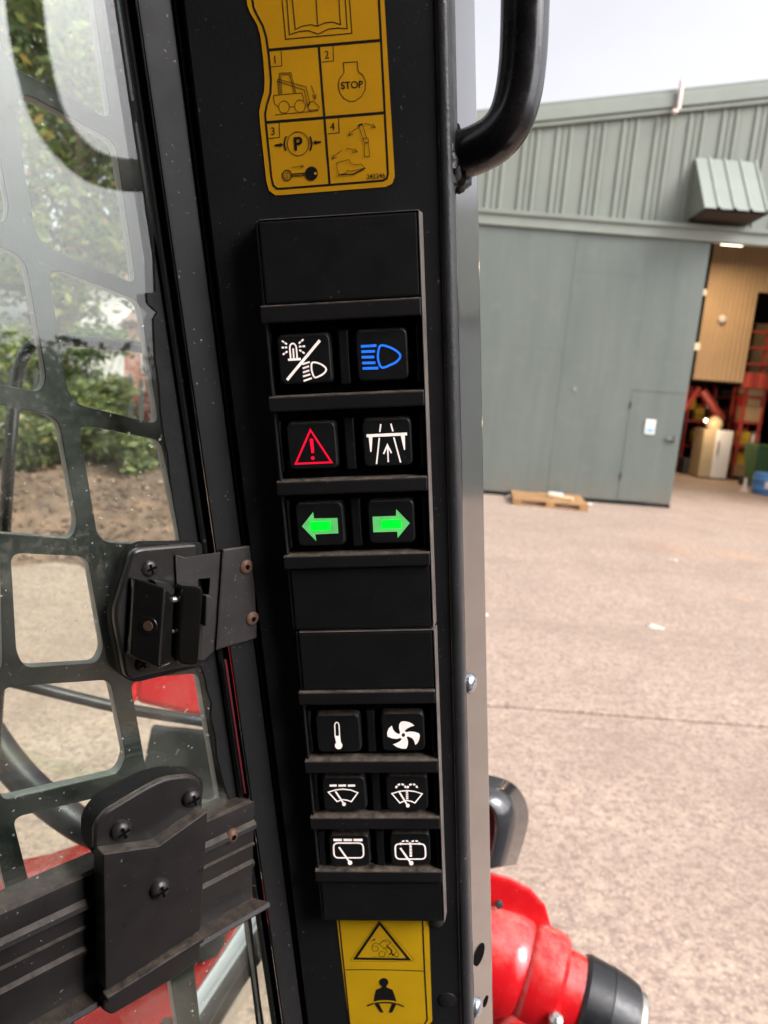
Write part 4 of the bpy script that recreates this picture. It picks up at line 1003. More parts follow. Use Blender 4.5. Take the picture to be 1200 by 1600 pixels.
class Art:
    """draws marks read off an enlarged view onto a plane"""
    def __init__(s, frame, zoom, n): s.f, s.z, s.n, s.m, s.k = frame, zoom, n, MB(), 0
    def pt(s, q): return s.f.uv(*s.z(*q), s.n)
    def dz(s): s.k += 1; return s.n + s.k*.000004
    def sc(s, w_, q):
        return w_/s.z.k*((s.f.O + s.f.u*s.pt(q).x + s.f.v*s.pt(q).y - CAM).dot(cz*-1))/FPX
    def line(s, pts, w_, closed=False, smooth=0):
        P_ = [s.pt(q) for q in pts]; ww = s.sc(w_, pts[0])
        if smooth: P_ = [q.xy for q in spline([(*q, 0) for q in P_], smooth, closed)]
        stroke(s.m, P_, ww, s.dz(), closed); return s
    def fill(s, pts, smooth=0):
        P_ = [s.pt(q) for q in pts]
        if smooth: P_ = [q.xy for q in spline([(*q, 0) for q in P_], smooth, True)]
        z = s.dz(); s.m.add([(q.x, q.y, z) for q in P_], [tuple(range(len(P_)))]); return s
    def circ(s, c, rx, ry=None, w_=None, a0=0, a1=360, n=28):
        ry = ry or rx
        full = abs(a1 - a0) >= 360
        pts = [(c[0] + rx*math.cos(R(a0 + (a1-a0)*i/n)), c[1] + ry*math.sin(R(a0 + (a1-a0)*i/n))) for i in range(n if full else n+1)]
        if w_ is None: return s.fill(pts)
        return s.line(pts, w_, full)
    def dash(s, a, b, w_, n, gap=.3):
        for i in range(n):
            t0, t1 = i/n, (i + 1 - gap)/n
            s.line([(a[0] + (b[0]-a[0])*t, a[1] + (b[1]-a[1])*t) for t in (t0, t1)], w_)
        return s
    def arrow(s, pts, w_, hl=26, ang=26, smooth=6):
        s.line(pts, w_, smooth=smooth); e, p_ = Vector(pts[-1]), Vector(pts[-2]); d = (p_ - e).normalized()
        for sg in (-1, 1):
            c_, s_ = math.cos(R(ang*sg)), math.sin(R(ang*sg)); s.line([e, e + Vector((d.x*c_ - d.y*s_, d.x*s_ + d.y*c_))*hl], w_)
        return s
    def text(s, txt, c, h, tilt=0, bold=0.0):
        """lettering centred at c, h = cap height in enlarged pixels"""
        cu = bpy.data.curves.new('t', 'FONT'); cu.body = txt; cu.align_x = 'CENTER'; cu.align_y = 'CENTER'; cu.offset = bold
        tmp = bpy.data.objects.new('t', cu); COL.objects.link(tmp)
        me = bpy.data.meshes.new_from_object(tmp.evaluated_get(bpy.context.evaluated_depsgraph_get()))
        bpy.data.objects.remove(tmp); bpy.data.curves.remove(cu)
        ys = [v_.co.y for v_ in me.vertices]; hh = max(ys) - min(ys); ym = (max(ys) + min(ys))/2
        k_ = h/hh; ca, sa = math.cos(R(tilt)), math.sin(R(tilt)); z = s.dz(); vs = []
        for v_ in me.vertices:
            x_, y_ = v_.co.x*k_*.92, -(v_.co.y - ym)*k_
            q = s.pt((c[0] + x_*ca - y_*sa, c[1] + x_*sa + y_*ca)); vs.append((q.x, q.y, z))
        s.m.add(vs, [tuple(p.vertices) for p in me.polygons]); bpy.data.meshes.remove(me); return s
    def build(s, name, mat, parent):
        me = bpy.data.meshes.new(name); me.from_pydata(s.m.v, [], s.m.f)
        bm = bmesh.new(); bm.from_mesh(me)
        for f in bm.faces:
            f.normal_update()
            if f.normal.z < 0: f.normal_flip()
        bm.to_mesh(me); bm.free()
        return link(name, me, mat, parent)

# ------------------------------------------------------------------ switch panels
zA = Zoom(380, 320, 3.1579); zB = Zoom(380, 620, 3.0); zC = Zoom(430, 1040, 3.4286)
zD = Zoom(425, 505, 5.4545); zE = Zoom(490, 1195, 6.3158); zF = Zoom(590, 1105, 13.333)
BF = -.0012                                     # button face
def panel(label, vtop, vbot, ledges, blanks, ul, ur, name='switch_panel'):
    t = thing(name, label, 'switch panel', P, (0, (vtop+vbot)/2, PF), group='switch panels on the pillar')
    vt, vb2 = vtop, vbot
    # backing tray with side walls
    m = MB(); m.box(ul, ur, vb2, vt, PF + .0003, PF + .0016); m.build('tray', 'recess_black', t)
    m = MB(); m.prism([(ur - .0016, PF + .0017), (ur - .0016, .0002), (ur - .0010, .0003), (ur + .0005, PF + .0006), (ur + .0005, PF + .0003), (ur - .0016, PF + .0003)], vb2, vt)
    me = m.mesh('side_rim'); me.transform(Matrix(((1, 0, 0, 0), (0, 0, 1, 0), (0, 1, 0, 0), (0, 0, 0, 1)))); me.flip_normals(); link('side_rim', me, 'rim_plastic', t, bevel=.0003)
    m = MB(); m.prism([(vt + .0001, PF + .0003), (vt + .0001, .0001), (vt + .0004, .0000), (vt + .0009, PF + .0006), (vt + .0009, PF + .0003)], ul + .002, ur - .001)
    me = m.mesh('top_rim'); me.transform(Matrix(((0, 0, 1, 0), (1, 0, 0, 0), (0, 1, 0, 0), (0, 0, 0, 1)))); link('top_rim', me, 'rim_plastic', t, bevel=.0003)
    m = MB(); m.box(ul, ul + .0012, vb2, vt, PF + .0017, -.0006); m.build('side_rim', 'plastic', t, bevel=.0004)
    for a, b in blanks:
        m = MB(); m.box(ul + .0013, ur - .0017, b, a, PF + .0017, .0); m.build('blank_cover', 'plastic_face', t, bevel=.0012, seg=3)
    for a, b in ledges:
        m = MB(); m.prism([(a, PF + .0017), (a, .0010), (a - .0006, .0018), (b, .0018), (b - .0004, .0012), (b - .0004, PF + .0017)], ul - .0012, ur - .0018)
        me = m.mesh('ledge'); me.transform(Matrix(((0, 0, 1, 0), (1, 0, 0, 0), (0, 1, 0, 0), (0, 0, 0, 1))))
        link('ledge', me, 'plastic', t, bevel=.0005)
    return t
def button(t, rect, name='button', dark=False):
    (x0, y0), (x1, y1) = rect
    a, b = P.uv(x0, y0, BF), P.uv(x1, y1, BF); c2, d2 = P.uv(x1, y0, BF), P.uv(x0, y1, BF)
    u0, u1 = (a.x + d2.x)/2, (b.x + c2.x)/2; v0, v1 = (d2.y + b.y)/2, (a.y + c2.y)/2
    rr = .0032
    base = roundpoly([(u0 - .0004, v0 - .0004), (u1 + .0004, v0 - .0004), (u1 + .0004, v1 + .0004), (u0 - .0004, v1 + .0004)], rr, 6)
    top = roundpoly([(u0 + .0006, v0 + .0006), (u1 - .0006, v0 + .0006), (u1 - .0006, v1 - .0006), (u0 + .0006, v1 - .0006)], rr, 6)
    m = MB(); m.prism(base, PF + .002, BF, top)
    return m.build(name, 'button_plastic', t, bevel=.0006, seg=3), (u0, u1, v0, v1)
def divider(t, u0, u1, v0, v1, n_=-.0030):
    m = MB(); m.box(u0, u1, v0, v1, PF + .0017, n_); m.build('divider', 'plastic_face', t, bevel=.0008)

UL, UR = -.0385, .0387
LE = [(.0704, .0625), (.0272, .0200), (-.0156, -.0226), (-.0556, -.0625)]
pt_ = panel('upper switch panel with hazard, indicator and work lamp buttons', .1083, -.0985, LE, [(.1081, .0708), (-.0630, -.0984)], UL, UR)
btn = {}
for key, z_, r_ in (('beacon', zA, ((170, 637), (436, 886))), ('beam', zA, ((556, 612), (815, 870))), ('hazard', zB, ((206, 118), (440, 342))), ('boom', zB, ((558, 100), (793, 328))), ('left', zB, ((246, 495), (474, 702))), ('right', zB, ((583, 483), (806, 690)))):
    b, e = button(pt_, (z_(*r_[0]), z_(*r_[1]))); btn[key] = b
    btn[key + '_e'] = e
for r_ in (('beacon', 'beam'), ('hazard', 'boom'), ('left', 'right')):
    a, b = btn[r_[0] + '_e'], btn[r_[1] + '_e']; mid = (a[1] + b[0])/2
    divider(pt_, mid - .0026, mid + .0026, a[2] - .001, a[3] + .001)
    divider(pt_, b[1] + .0040, UR - .0018, b[2] - .001, b[3] + .002, -.0012)
    divider(pt_, UL + .0013, a[0] - .0030, a[2] - .001, a[3] + .001)
a = Art(P, zD, BF + .00008)
a.line([(128, 484), (408, 146)], 24)
a.line([(160, 305), (152, 215), (158, 185), (178, 173), (198, 185), (208, 215), (214, 300)], 14, smooth=4); a.line([(136, 312), (245, 305)], 20); a.line([(180, 215), (186, 298)], 14)
for p0, p1 in (((84, 150), (134, 184)), ((82, 208), (136, 206)), ((92, 268), (138, 236)), ((268, 138), (222, 178)), ((282, 196), (222, 200)), ((278, 258), (226, 222))): a.dash(p0, p1, 15, 2, .25)
a.line([(345, 335), (400, 342), (445, 368), (462, 395), (445, 425), (405, 450), (365, 462), (345, 425), (336, 380)], 15, True, 3)
for p0, p1 in (((258, 350), (322, 330)), ((262, 385), (316, 366)), ((264, 420), (318, 402)), ((264, 454), (326, 436)), ((270, 492), (340, 468))): a.line([p0, p1], 15)
a.build('symbol', 'lit_white', btn['beacon'])
a = Art(P, zD, BF + .00008)
a.line([(928, 190), (1000, 204), (1065, 240), (1094, 280), (1065, 325), (1010, 355), (938, 378), (906, 320), (905, 245)], 18, True, 4)
for p0, p1 in (((758, 198), (890, 190)), ((762, 243), (878, 239)), ((764, 290), (872, 288)), ((768, 340), (882, 337)), ((772, 386), (906, 382))): a.line([p0, p1], 22)
a.build('symbol', 'lit_blue', btn['beam'])
a = Art(P, zB, BF + .00008)
a.line([(315, 156), (246, 314), (414, 307)], 9, True); a.fill([(311, 200), (319, 194), (328, 200), (333, 262), (320, 265)]); a.circ((326, 287), 9)
a.build('symbol', 'lit_red', btn['hazard'])
a = Art(P, zB, BF + .00008)
a.line([(578, 183), (768, 174)], 14); a.fill([(588, 189), (606, 188), (602, 256), (596, 260)]); a.fill([(738, 181), (758, 181), (759, 248), (754, 250)])
for p0, p1 in (((645, 128), (640, 165)), ((692, 126), (702, 162)), ((638, 193), (625, 315)), ((706, 190), (738, 308))): a.line([p0, p1], 7)
a.line([(680, 306), (677, 235)], 7); a.line([(658, 268), (676, 226), (695, 264)], 7)
a.build('symbol', 'lit_white', btn['boom'])
for key, pts, led in (('left', [(275, 607), (328, 540), (332, 570), (442, 568), (446, 640), (338, 645), (343, 677)], [(312, 585), (408, 582), (411, 626), (314, 630)]),
                      ('right', [(606, 562), (716, 558), (717, 527), (781, 592), (724, 662), (722, 632), (610, 635)], [(645, 578), (740, 573), (743, 617), (646, 620)])):
    Art(P, zB, BF + .00008).fill(pts).build('symbol', 'lit_green', btn[key]); Art(P, zB, BF + .00016).fill(led).build('led_window', 'lit_green_led', btn[key])

UL2, UR2 = -.0372, .0389
LE2 = [(-.1350, -.1425), (-.1785, -.1862), (-.2163, -.2240), (-.2536, -.2610)]
pb = panel('lower switch panel with thermometer, fan and wiper buttons', -.1000, -.2920, LE2, [(-.1002, -.1346), (-.2614, -.2918)], UL2, UR2)
for key, r_ in (('thermo', ((218, 262), (458, 466))), ('fan', ((566, 253), (803, 460))), ('wipe', ((251, 596), (487, 779))), ('wash', ((590, 587), (821, 776))), ('rear', ((288, 906), (508, 1076))), ('rearwash', ((614, 896), (834, 1071)))):
    b, e = button(pb, (zC(*r_[0]), zC(*r_[1]))); btn[key] = b; btn[key + '_e'] = e
for r_ in (('thermo', 'fan'), ('wipe', 'wash'), ('rear', 'rearwash')):
    a, b = btn[r_[0] + '_e'], btn[r_[1] + '_e']; mid = (a[1] + b[0])/2
    divider(pb, mid - .0024, mid + .0024, a[2] - .001, a[3] + .001)
    divider(pb, b[1] + .0034, UR2 - .0018, b[2] - .001, b[3] + .002, -.0012)
    divider(pb, UL2 + .0013, a[0] - .0026, a[2] - .001, a[3] + .001)
a = Art(P, zC, BF + .00008)
a.line([(321, 378), (319, 318), (323, 307), (330, 304), (337, 307), (342, 318), (345, 376)], 6); a.fill([(318, 376), (348, 376), (352, 412), (327, 414)]); a.circ((340, 428), 20)
a.build('symbol', 'lit_white', btn['thermo'])
a = Art(P, zF, BF + .00008)
a.fill([(470, 525), (445, 440), (450, 360), (490, 300), (560, 292), (650, 310), (720, 345), (768, 385), (690, 405), (620, 440), (575, 480), (560, 518)])
a.fill([(600, 520), (680, 505), (780, 515), (860, 545), (880, 590), (865, 680), (830, 750), (785, 785), (765, 710), (730, 655), (680, 622), (620, 605)])
a.fill([(612, 640), (635, 710), (630, 790), (600, 862), (510, 865), (410, 835), (318, 775), (400, 745), (470, 705), (515, 650)])
a.fill([(470, 640), (400, 662), (300, 650), (205, 610), (200, 520), (235, 440), (296, 382), (325, 470), (370, 525), (460, 572)])
a.circ((537, 580), 62, 62, 52)
a.build('symbol', 'lit_white', btn['fan'])
a = Art(P, zE, BF + .00008)
for x0, x1 in ((158, 228), (246, 320), (338, 410)): a.line([(x0, 206), (x1, 204)], 24)
a.line([(145, 270), (215, 248), (290, 240), (365, 248), (436, 276), (372, 364), (335, 350), (290, 344), (265, 350), (232, 362)], 13, True); a.line([(216, 262), (290, 372)], 18); a.circ((300, 388), 19)
a.build('symbol', 'lit_white', btn['wipe'])
a = Art(P, zE, BF + .00008)
for c_ in ((862, 235), (975, 235)):
    for i in range(4 if c_[0] < 900 else 4): a.circ(c_, 48, 44, 20, 186 + i*45, 216 + i*45, 4)
a.line([(772, 284), (845, 262), (918, 254), (995, 262), (1072, 286), (1000, 376), (965, 360), (920, 352), (885, 360), (852, 376)], 13, True); a.line([(845, 268), (918, 385)], 18); a.circ((930, 402), 19); a.dash((922, 262), (924, 345), 22, 4, .25)
a.build('symbol', 'lit_white', btn['wash'])
def rrect(x0, x1, y0, y1, r_, sk=8):
    return [q.xy for q in roundpoly([(x0, y0), (x1, y0), (x1 + sk, y1), (x0 + sk, y1)], r_, 4)]
a = Art(P, zE, BF + .00008)
for x0, x1 in ((196, 280), (295, 380), (394, 482)): a.line([(x0, 742), (x1, 742)], 28)
a.line(rrect(195, 488, 772, 918, 46), 16, True); a.line([(250, 812), (350, 952)], 20); a.circ((360, 966), 22)
a.build('symbol', 'lit_white', btn['rear'])
a = Art(P, zE, BF + .00008)
for c_ in ((905, 795), (1000, 795)):
    for i in range(4): a.circ(c_, 50, 46, 18, 184 + i*46, 214 + i*46, 4)
a.line(rrect(803, 1100, 780, 930, 46), 16, True); a.line([(855, 820), (952, 958)], 20); a.circ((964, 970), 22); a.dash((957, 795), (960, 912), 24, 4, .2)
a.build('symbol', 'lit_white', btn['rearwash'])
# faint unlit symbols moulded in the cover above the lower buttons
a = Art(P, zB, .00006)
for dx in (715, 735, 755): a.line([(dx, 1232), (dx + 6, 1246), (dx - 3, 1262), (dx + 6, 1278), (dx, 1292)], 4, smooth=3)
a.line([(705, 1304), (765, 1302)], 3); a.circ((425, 1265), 22, 16, 3)
a.build('unlit_symbol', 'ghost_icon', pb)

# ------------------------------------------------------------------ yellow stickers
SN = PF + .00025
z2 = Zoom(370, 0, 3.4286); zS = Zoom(400, 60, 5.4545); zT = Zoom(520, 1430, 7.5)
st1 = thing('safety_sticker', 'yellow four step safety sticker with shutdown pictograms at the top of the pillar', 'sticker', P, tuple(P.uv(500, 180, PF)) + (PF,))
ol = [(-10, -420), (20, -180), (50, -20), (57, 30), (70, 65), (108, 130), (126, 190), (140, 300), (150, 430), (146, 490), (128, 555), (120, 600), (125, 660), (158, 965), (172, 1020), (205, 1045), (250, 1044), (795, 1001), (832, 985), (846, 945), (790, 0), (765, -420)]
m = MB(); m.prism([P.uv(*z2(*q), SN) for q in ol], PF + .00008, SN); m.build('backing', 'sticker_yellow', st1)
a = Art(P, z2, SN + .00006)
bl = [(20, -420), (52, -180), (82, -20), (90, 40), (106, 75), (140, 140), (158, 200), (172, 300), (184, 430), (180, 500), (162, 560), (152, 610), (156, 660), (186, 950), (196, 995), (216, 1011), (250, 1010), (780, 968), (804, 955), (810, 930), (762, 0), (738, -420)]
a.line(bl, 12)
a.line([(170, 268), (766, 216)], 14); a.line([(158, 656), (792, 604)], 14); a.line([(440, 252), (498, 990)], 12)
# open book
a.line([(238, -60), (262, 210), (617, 178), (600, -60)], 5); a.line([(265, -60), (282, 186), (330, 170), (380, 164), (437, 182), (490, 156), (540, 150), (592, 154), (578, -60)], 5)
a.line([(292, -60), (314, 158), (350, 140), (395, 132), (434, 140), (470, 122), (515, 118), (556, 132), (545, -60)], 5); a.line([(422, -60), (434, 140)], 5)
a.build('border_print', 'print_black', st1)
a = Art(P, zS, SN + .00006)
for x, y, t_ in ((112, 112, '1'), (553, 70, '2'), (95, 722, '3'), (602, 682, '4')):
    a.line([(x + 104, y - 4), (x + 108, y + 122), (x + 8, y + 132)], 6); a.text(t_, (x + 50, y + 68), 66, -4)
a.line([(745, 206), (864, 198), (872, 282), (915, 318), (936, 375), (930, 440), (895, 500), (840, 535), (800, 537), (750, 512), (714, 462), (702, 400), (712, 345), (752, 292)], 6, True)
a.text('STOP', (818, 396), 62, -4, .012)
# loader pictogram
a.line([(150, 486), (392, 464), (410, 530)], 5); a.line([(150, 486), (158, 560), (196, 588)], 5); a.circ((240, 585), 46, 52, 5); a.circ((376, 577), 45, 52, 5); a.line([(288, 584), (332, 582)], 5)
a.line([(165, 652), (535, 616)], 5); a.line([(208, 476), (198, 298), (298, 292), (340, 466)], 5); a.line([(196, 476), (186, 360)], 5); a.line([(222, 474), (212, 312), (288, 308), (326, 468)], 5)
a.line([(185, 348), (300, 378), (428, 414), (458, 545), (440, 575), (412, 440), (300, 402), (185, 366)], 5, True)
a.fill([(440, 590), (462, 544), (490, 536), (540, 584), (532, 606), (450, 612)][:0] or [(450, 608), (532, 604), (532, 610), (450, 614)])
a.line([(442, 592), (462, 544), (490, 536), (540, 584), (532, 606), (452, 612)], 5, True); a.arrow([(472, 402), (490, 450), (508, 520)], 5, 44, 22, 0)
# brake and key
a.circ((360, 898), 92, 102, 6); a.text('P', (358, 898), 118, -4, .02)
for dx, a0_, a1_ in ((-8, 150, 212), (8, -32, 30)): a.circ((360 + dx, 898), 108, 118, 13, a0_, a1_, 10)
a.line([(162, 912), (212, 908)], 17); a.fill([(204, 888), (234, 908), (208, 930)]); a.line([(554, 884), (510, 887)], 17); a.fill([(514, 866), (484, 888), (516, 908)])
a.arrow([(305, 1098), (408, 1090)], 4, 38, 26, 0)
a.circ((266, 1168), 38, 44, 9); a.circ((266, 1168), 22, 26, 4); a.line([(264, 1150), (268, 1186)], 6); a.circ((474, 1152), 54, 60)
a.line([(300, 1158), (424, 1148)], 9); a.line([(300, 1174), (424, 1164)], 5)
for i in range(7): a.line([(312 + i*16, 1174 - i*1.2), (320 + i*16, 1180 - i*1.2)], 7)
# lever and boot
a.line([(874, 738), (906, 726), (942, 846), (912, 856)], 5, True); a.fill([(874, 740), (906, 726), (908, 738), (878, 750)]); a.circ((938, 870), 22, 22, 6); a.line([(928, 890), (958, 888), (970, 1006), (924, 1010)], 5, True)
a.arrow([(868, 764), (825, 790), (790, 832)], 5, 42); a.arrow([(922, 728), (970, 734), (1020, 760)], 5, 42)
a.arrow([(732, 956), (690, 985), (652, 1028)], 5, 42); a.arrow([(768, 940), (820, 946), (866, 970)], 5, 42)
a.line([(690, 1060), (788, 1034), (812, 1066), (838, 1080), (895, 1072), (928, 1104), (830, 1154), (706, 1164), (690, 1100)], 5, True); a.line([(706, 1164), (776, 1146), (782, 1122), (805, 1134), (928, 1106)], 5)
a.line([(700, 1164), (832, 1157), (932, 1108)], 9)
a.text('242246', (1022, 1174), 42, -4, .01)
a.build('pictogram_print', 'print_black', st1)
a = Art(P, zS, SN + .0004); a.circ((506, 1150), 12); a.build('key_hole', 'sticker_yellow', st1)

st2_ = thing('warning_sticker', 'amber sticker with tipping loader triangle and seat belt figure below the switches', 'sticker', P, tuple(P.uv(600, 1520, PF)) + (PF,))
m = MB(); m.prism([P.uv(*zT(*q), SN) for q in ((45, 52), (1125, 68), (1165, 1240), (1110, 1300), (1130, 2200), (300, 2200))], PF + .00008, SN); m.build('backing', 'sticker_amber', st2_)
a = Art(P, zT, SN + .00006)
a.line([(72, 52), (200, 1280), (300, 2200)], 18); a.line([(1052, 66), (1075, 640), (1106, 1228), (1072, 1280), (1085, 2200)], 18); a.line([(150, 640), (400, 638), (700, 642), (1075, 656)], 13)
a.line([(548, 92), (262, 508), (892, 518)], 34, True); a.line([(548, 48), (206, 520), (226, 538), (930, 545), (950, 520)], 4, True)
# tipping loader
a.line([(440, 310), (475, 290)], 7); a.fill([(468, 282), (500, 276), (486, 302)]); a.circ((496, 392), 36, 34, 6); a.circ((576, 455), 36, 32, 6)
a.line([(462, 370), (462, 345), (500, 322), (545, 340), (600, 390), (640, 425)], 6); a.line([(545, 340), (590, 300), (640, 290), (680, 325), (640, 345)], 8, smooth=3); a.line([(590, 300), (650, 318)], 6)
a.line([(630, 350), (655, 380), (690, 410), (690, 440), (655, 465)], 16); a.line([(655, 385), (600, 380)], 10); a.line([(640, 425), (625, 440)], 6); a.circ((705, 462), 15); a.line([(690, 350), (740, 400), (752, 430)], 5); a.circ((750, 458), 24, 28, 5); a.line([(470, 486), (770, 490)], 4)
# seated figure with belt
a.circ((598, 785), 54, 50); a.fill([(575, 825), (625, 825), (632, 845), (700, 872), (722, 930), (748, 1008), (690, 998), (610, 994), (540, 998), (480, 1012), (490, 930), (510, 872), (570, 845)])
a.line([(400, 1062), (480, 1032)], 22); a.line([(752, 1036), (836, 1070)], 22)
a.line([(488, 1036), (545, 1026), (610, 1022), (690, 1026), (745, 1040)], 24); a.fill([(490, 1040), (545, 1040), (596, 1140), (560, 1138)]); a.fill([(742, 1046), (692, 1040), (655, 1145), (698, 1138)])
a.build('pictogram_print', 'print_black', st2_)
# small painted-over bolt beside the amber sticker
q = P.p3(682, 1438, PF); cab_b = MB().lathe([(-.001, .0048), (.0010, .0046), (.0020, .0030), (.0022, .001)], q, (0, 0, 1), 18); pcab('bolt_head', cab_b, 'roll_paint', P, smooth=50)
q = P.p3(699, 1562, PF); pcab('bolt_head', MB().lathe([(-.001, .0060), (.0006, .0056), (.0012, .003)], q, (0, 0, 1), 18), 'pillar_paint', P, smooth=50)

# ------------------------------------------------------------------ loader arm pivot on the right, seen past the pillar
def cpt(px, py, d): return atD(px, py, d)
arm = thing('loader_arm_pivot', 'glossy red loader arm pivot with black bush and zinc end cap', 'loader arm', origin=tuple(cpt(800, 1560, .95)))
S = .85/FPX
axv = (ROT @ Vector((.91, .30, -.25))).normalized(); a0v = cpt(770, 1497, .88)
ks = lambda pr: [(s_*S*1.04, r_*S) for s_, r_ in pr]
MB().lathe(ks([(-60, 84), (22, 84), (40, 80), (46, 76), (50, 80), (56, 82), (96, 79), (103, 73), (105, 63), (134, 61)]), a0v, axv, 48).build('boss', 'red_paint', arm, smooth=35)
MB().lathe(ks([(131, 58), (132, 64), (137, 67), (150, 66), (172, 64), (173, 65), (200, 60), (212, 56), (216, 50)]), a0v, axv, 48).build('bush', 'bush_black', arm, smooth=30)
MB().lathe(ks([(214, 47), (215, 50), (223, 50), (225, 47)]), a0v, axv, 40).build('end_cap', 'zinc', arm, smooth=30)
MB().lathe(ks([(225.2, 12), (225.6, 12)]), a0v, axv, 20).build('grease_hole', 'recess_black', arm)
pa = [(690, 1335), (768, 1362), (800, 1370), (832, 1386), (855, 1412), (866, 1450), (862, 1500), (850, 1800), (690, 1800)]
c_near, c_far = [cpt(x, y, .875) for x, y in pa], [cpt(x, y, .875) + (ROT @ Vector((-.02, .03, .06))) for x, y in pa]
m = MB(); n = len(pa); m.add(c_near + c_far, [tuple(range(n)), tuple(range(n, 2*n))[::-1]] + [(i, (i+1) % n, n + (i+1) % n, n + i) for i in range(n)]); m.build('arm_plate', 'red_paint', arm, bevel=.008, seg=3)
pb2 = [(700, 1420), (776, 1432), (818, 1450), (835, 1490), (838, 1800), (700, 1800)]
c_near, c_far = [cpt(x, y, .86) for x, y in pb2], [cpt(x, y, .86) + (ROT @ Vector((0, 0, .012))) for x, y in pb2]
m = MB(); n = len(pb2); m.add(c_near + c_far, [tuple(range(n)), tuple(range(n, 2*n))[::-1]] + [(i, (i+1) % n, n + (i+1) % n, n + i) for i in range(n)]); m.build('gusset', 'red_paint', arm, bevel=.004, seg=2)
m = MB(); m.tube(spline([cpt(775, 1640, .82), cpt(800, 1598, .82), cpt(830, 1604, .82), cpt(850, 1640, .82)], 5), .011, 12); m.build('grease_pipe', 'red_paint', arm, smooth=60)
MB().lathe([(0, .008), (.012, .008), (.016, .004)], cpt(868, 1603, .80), ROT @ Vector((0, -1, -.3)), 12).build('grease_nipple', 'zinc', arm, smooth=40)
MB().lathe([(0, .005), (.003, .005), (.004, .0025)], cpt(779, 1412, .868), ROT @ Vector((0.1, -.1, -1)), 12).build('bolt_head', 'dark_steel', arm)
# bent steel guard strap above it
sp_ = thing('bent_strap', 'glossy dark bent steel strap standing beside the pillar above the red arm', 'strap', origin=tuple(cpt(770, 1360, .9)))
oc = spline([cpt(720, 1208, .92), cpt(765, 1214, .92), (cpt(796, 1224, .92)), cpt(815, 1244, .92), cpt(823, 1272, .92), cpt(818, 1305, .92), cpt(804, 1349, .92)], 8)
ic = spline([cpt(712, 1250, .86), cpt(752, 1254, .86), cpt(768, 1262, .86), cpt(775, 1276, .86), cpt(777, 1296, .86), cpt(772, 1325, .86), cpt(764, 1356, .86)], 8)
m = MB(); m.grid([oc, ic]); o = m.build('strap', 'strap_paint', sp_, smooth=60); md = o.modifiers.new('thick', 'SOLIDIFY'); md.thickness = .005; md.offset = 0

n = 4; A = [cpt(x, y, .93) for x, y in ((700, 1246), (776, 1262), (772, 1345), (700, 1350))]; B = [q_ + ROT @ Vector((0, 0, .02)) for q_ in A]
m = MB(); m.add(A + B, [tuple(range(n)), tuple(range(n, 2*n))[::-1]] + [(i, (i+1) % n, n + (i+1) % n, n + i) for i in range(n)]); m.build('inner_plate', 'maroon_paint', sp_, bevel=.002)

# ------------------------------------------------------------------ machine parts outside the side window
rl = thing('mirror_bracket', 'black bent tube bracket outside the guarded window', 'bracket', origin=tuple(cpt(10, 900, .62)))
MB().tube(spline([cpt(-30, 1500, .70), cpt(0, 1040, .66), cpt(6, 860, .62), cpt(13, 740, .60), cpt(22, 630, .60), cpt(29, 580, .60), cpt(40, 552, .60), cpt(58, 536, .60), cpt(85, 531, .60), cpt(150, 536, .60), cpt(250, 545, .60), cpt(330, 553, .60)], 8), .0052, 14).build('tube', 'handle_paint', rl, smooth=60)
hz = thing('hydraulic_hose', 'thick black hydraulic hose curving below the guarded window', 'hose', origin=tuple(cpt(100, 1275, .75)))
MB().tube(spline([cpt(-140, 900, .80), cpt(-70, 1050, .76), cpt(-15, 1150, .74), cpt(35, 1215, .74), cpt(95, 1268, .74), cpt(160, 1305, .76), cpt(260, 1330, .80), cpt(420, 1340, .9)], 8), .0165, 18).build('hose', 'hose_black', hz, smooth=60)
hz2 = thing('thin_pipe', 'thin grey steel pipe crossing behind the guard above the thick hose', 'pipe', origin=tuple(cpt(190, 1105, .8)))
MB().tube(spline([cpt(-120, 1030, .72), cpt(40, 1070, .74), cpt(120, 1090, .76), cpt(200, 1108, .78), cpt(325, 1128, .80), cpt(460, 1150, .84)], 8), .0062, 12).build('pipe', 'hose_black', hz2, smooth=60)
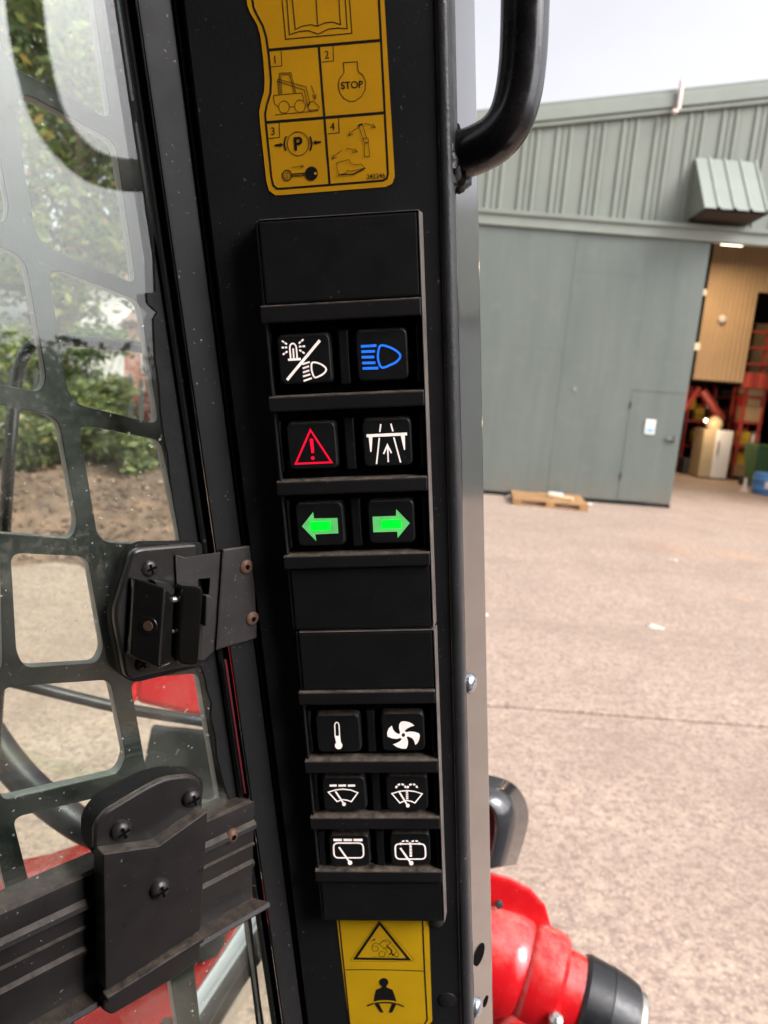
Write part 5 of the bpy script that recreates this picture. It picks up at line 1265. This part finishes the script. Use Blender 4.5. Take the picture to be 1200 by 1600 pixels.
def slabpoly(t, name, pts, d, th, mat, bev=.004):
    n = len(pts); A = [cpt(x, y, d) for x, y in pts]; B = [q_ + ROT @ Vector((0, 0, th)) for q_ in A]
    m = MB(); m.add(A + B, [tuple(range(n)), tuple(range(n, 2*n))[::-1]] + [(i, (i+1) % n, n + (i+1) % n, n + i) for i in range(n)])
    return m.build(name, mat, t, bevel=bev)
fd = thing('red_wheel_guard', 'bright red wheel guard panel outside the window beneath the latch', 'wheel guard', origin=tuple(cpt(260, 1130, .95)))
slabpoly(fd, 'panel', [(216, 1000), (420, 985), (470, 1150), (330, 1128), (208, 1100)], .93, .03, 'red_paint', .01)
slabpoly(fd, 'fold', [(206, 1000), (217, 1000), (209, 1101), (198, 1098)], .925, .05, 'red_paint', .004)
ty = thing('step_plate', 'dusty dark steel step plate below the red wheel guard', 'plate', origin=tuple(cpt(330, 1260, .95)))
slabpoly(ty, 'plate', [(236, 1135), (470, 1160), (470, 1300), (205, 1290)], .90, .012, 'tyre', .003)
slabpoly(ty, 'lip', [(205, 1291), (470, 1301), (470, 1312), (205, 1302)], .885, .02, 'tyre', .002)
la = thing('red_loader_arm', 'red loader arm low outside the window, behind the slide rail', 'loader arm', origin=tuple(cpt(150, 1600, 1.0)))
slabpoly(la, 'beam', [(-160, 1410), (40, 1372), (100, 1352), (250, 1420), (330, 1440), (430, 1400), (440, 1475), (340, 1510), (290, 1580), (280, 1760), (-160, 1760)], .98, .08, 'red_paint', .012)
slabpoly(la, 'cover_plate', [(300, 1474), (352, 1462), (348, 1492), (300, 1512)], .965, .012, 'dark_steel', .003)
slabpoly(la, 'lug', [(88, 1356), (104, 1350), (150, 1345), (165, 1365), (150, 1385), (100, 1380)], .965, .012, 'bush_black', .004)
cy_ = thing('hydraulic_cylinder', 'shiny chrome hydraulic cylinder rod beneath the slide rail', 'cylinder', origin=tuple(cpt(340, 1580, .85)))
MB().tube([cpt(420, 1440, .90), cpt(340, 1560, .86), cpt(240, 1710, .82)], .030, 32).build('rod', 'chrome', cy_, smooth=60)
MB().tube([cpt(296, 1626, .84), cpt(200, 1770, .80)], .040, 28).build('barrel', 'dark_steel', cy_, smooth=60)
